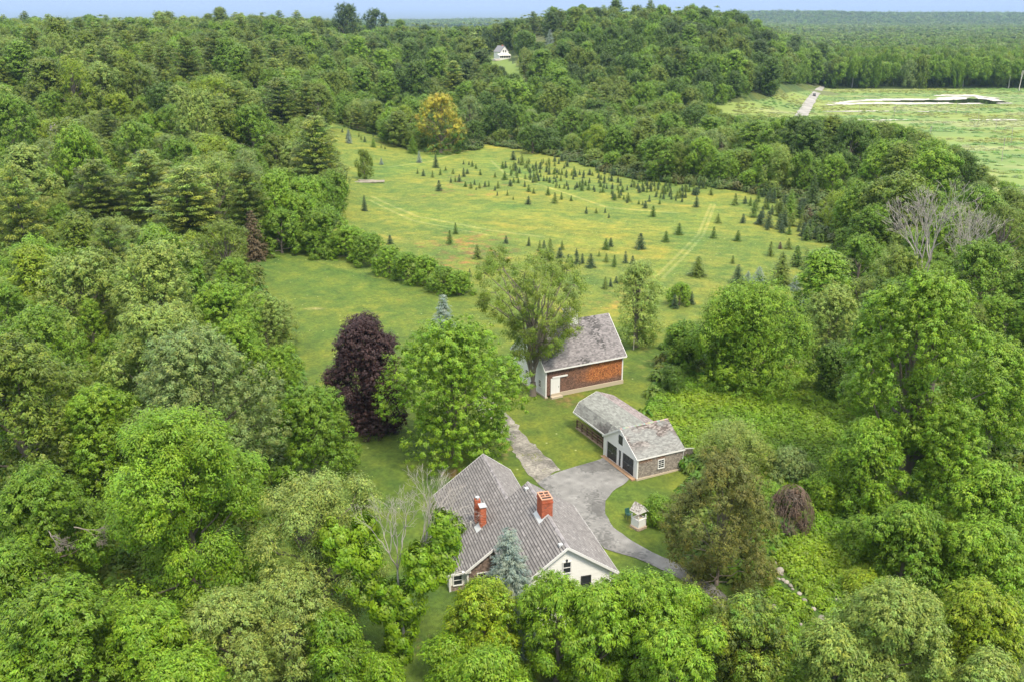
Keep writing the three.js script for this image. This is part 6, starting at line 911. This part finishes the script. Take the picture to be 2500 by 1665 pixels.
  row([[625, 200, 130], [805, 270, 150], [870, 290, 170], [925, 300, 160], [750, 150, 70], [400, 95, 80], [233, 75, 80], [365, 250, 55], [78, 530, 110], [605, 20, 60], [755, 50, 70], [870, 90, 100], [935, 80, 90], [820, 30, 70]], zd, 'at the lower right of the field', 'young spruces at the lower right of the field');
  sapling(...zd([692, 148, 55]), 'low round reddish shrub among the young spruces at the right of the field', undefined, 'rust'); const [x0, y0, h0] = za([2308, 998, 90]); sapling(x0, y0, h0, 'lone young spruce in the grass behind the dense round tree right of the barn');
  const dense = [[1150, 372], [1300, 366], [1420, 385], [1500, 405], [1620, 428], [1640, 448], [1560, 470], [1490, 482], [1380, 452], [1260, 430], [1160, 405]], pts = [];
  for (let i = 0; i < 6000 && pts.length < 225; i++) { const x = 1140 + 510 * rs(), y = 362 + 122 * rs(); if (!inPoly(dense, x, y) || pts.some(([a, b]) => Math.abs(a - x) < 6 && Math.abs(b - y) < 3.6) || fbm(x / 30, y / 14, 2) < 0.36) continue; pts.push([x, y]); }
  for (const [x, y] of pts) sapling(x, y, 8 + 7.5 * rs() + (y - 370) * 0.04, 'small dark spruce in the dense rows at the back of the field', 'small spruces in the dense rows of the plantation');
}
// ------------------------------------------------------------------ low growth, each a single mass
function carpet(name, label, category, geo, mat, spots, tint) {
  const im = new THREE.InstancedMesh(geo, mat, spots.length), m4 = new THREE.Matrix4(), Q = new THREE.Quaternion(), c = new THREE.Color(), r = rng(spots.length); shadowed(im);
  spots.forEach(([x, d, s, h], i) => { Q.setFromAxisAngle(V(0, 1, 0), r() * 6.28); im.setMatrixAt(i, m4.compose(V(x, land(x, d) - 0.03, -d), Q, V(s, h, s))); im.setColorAt(i, tint ? tint(c, x, d, r) : c.setRGB(0.8 + 0.4 * r(), 0.8 + 0.4 * r(), 0.8 + 0.4 * r())); });
  put(im, name); tag(im, label, category); im.userData.kind = 'stuff'; return im;
}
const scatter = (n, poly, seed, f) => { const r = rng(seed), xs = poly.map((p) => p[0]), ds = poly.map((p) => p[1]), x0 = Math.min(...xs), x1 = Math.max(...xs), d0 = Math.min(...ds), d1 = Math.max(...ds), o = []; for (let i = 0; i < n; i++) { const x = lerp(x0, x1, r()), d = lerp(d0, d1, r()); if (inPoly(poly, x, d) && f(x, d, r)) o.push([x, d, 0.7 + 0.6 * r(), 0.6 + 0.8 * r()]); } return o; };
const tuft = (() => { const r = rng(3), L = new Leaves(26); for (let i = 0; i < 26; i++) { const a = r() * 6.28, q = r() * 0.5; L.add(Math.cos(a) * q, 0.12, Math.sin(a) * q, Math.cos(a) * 0.8, 0.6, Math.sin(a) * 0.8, (r() - 0.5) * 0.6, 1, (r() - 0.5) * 0.6, 0.36, 0.09, 1, 1, 1); } return L.build(); })();
const weed = (() => { const r = rng(4), L = new Leaves(110); for (let i = 0; i < 110; i++) { const [x, y, z] = ball(r), k = clumpCol(r, 0.4), nx = x + (r() - 0.5), ny = 0.9, nz = z + (r() - 0.5), d = 1 / Math.hypot(nx, ny, nz); L.add(x * 0.55, 0.32 + y * 0.34, z * 0.55, nx * d, ny * d, nz * d, x, 0.2, z, 0.26, 0.17, ...k); } return L.build(); })();
const weedP = polyG([[1478, 975], [1500, 915], [1540, 870], [1900, 850], [2000, 1000], [2354, 1100], [2354, 1400], [2000, 1568], [1800, 1568], [1745, 1400], [1720, 1330], [1790, 1255], [1830, 1220], [1700, 1110], [1600, 1070], [1560, 1040]]);
const stonesAt = scene.children.filter((o) => o.name.startsWith('boulder')).map((o) => [o.position.x, -o.position.z]);
carpet('undergrowth', 'lush bright green weeds and brambles right of the garage and drive', 'weeds', weed, leafMat([0.225, 0.37, 0.016], { transmission: 0.45 }), scatter(21000, weedP, 6, (x, d) => (!inPoly(lawnP, x, d) || fbm(x, d, 2) > 0.75) && !stonesAt.some(([a, e]) => Math.abs(x - a) < 0.75 && d - e < 0.6 && d - e > -1.5)), (c, x, d, r) => { const q = fbm(x / 6, d / 6, 2), k = 0.65 + 0.5 * r() + 0.4 * (q - 0.5); return c.setRGB(k * (0.75 + 0.5 * q), k, k); });
carpet('forest_scrub', 'low green scrub under the left woods', 'scrub', weed, leafMat([0.140, 0.230, 0.020]), (() => { const r = rng(9), o = []; for (let i = 0; i < 30000; i++) { const d = 40 + 140 * r(), x = (r() * 1.25 - 0.62) * d; if (inPoly(lawnP, x, d) || inPoly(fieldP, x, d) || inPoly(weedP, x, d) || inPoly(driveP, x, d) || (x > -22 && d < 75)) continue; o.push([x, d, 1.6 + 1.2 * r(), 1.4 + 1.4 * r()]); } return o; })());
carpet('marsh_reeds', 'reeds and low shrubs covering the marsh', 'reeds', weed, leafMat([0.33, 0.43, 0.085], { transmission: 0.55 }), scatter(16000, marshP, 11, (x, d) => !inPoly(pondP, x, d) && !inPoly(roadP, x, d) && fbm(x / 12, d / 8, 2) > 0.4).map(([x, d, s, h]) => [x, d, s * 2.4, h * (d > 560 && d < 640 ? 0.4 : 0.75)]), (c, x, d, r) => { const q = fbm(x / 60, d / 22, 3), k = 0.7 + 0.45 * r(), reed = sm(fbm(x / 45 + 90, d / 16 + 20, 3), 0.55, 0.7); return c.setRGB(k * lerp(lerp(0.7, 1.15, sm(q, 0.4, 0.6)), 1.4, reed), k * lerp(1, 1.2, reed), k * lerp(1, 2.6, reed)); });
carpet('edge_scrub', 'rank bushes and tall weeds along the back edge of the field', 'scrub', weed, leafMat([0.10, 0.155, 0.022]), (() => { const r = rng(19), o = [], e = polyG([[1065, 345], [1075, 318], [1110, 328], [1240, 345], [1330, 370], [1420, 398], [1500, 413], [1620, 423], [1710, 436], [1890, 475], [1900, 560]]); for (let k = 0; k + 1 < e.length; k++) for (let i = 0; i < 240; i++) { const t = r(), x = lerp(e[k][0], e[k + 1][0], t) + (r() - 0.3) * 9, d = lerp(e[k][1], e[k + 1][1], t) + (r() - 0.25) * 12; o.push([x, d, 2 + 2 * r(), 1.6 + 2.6 * r()]); } return o; })());
renderer.render(scene, camera);
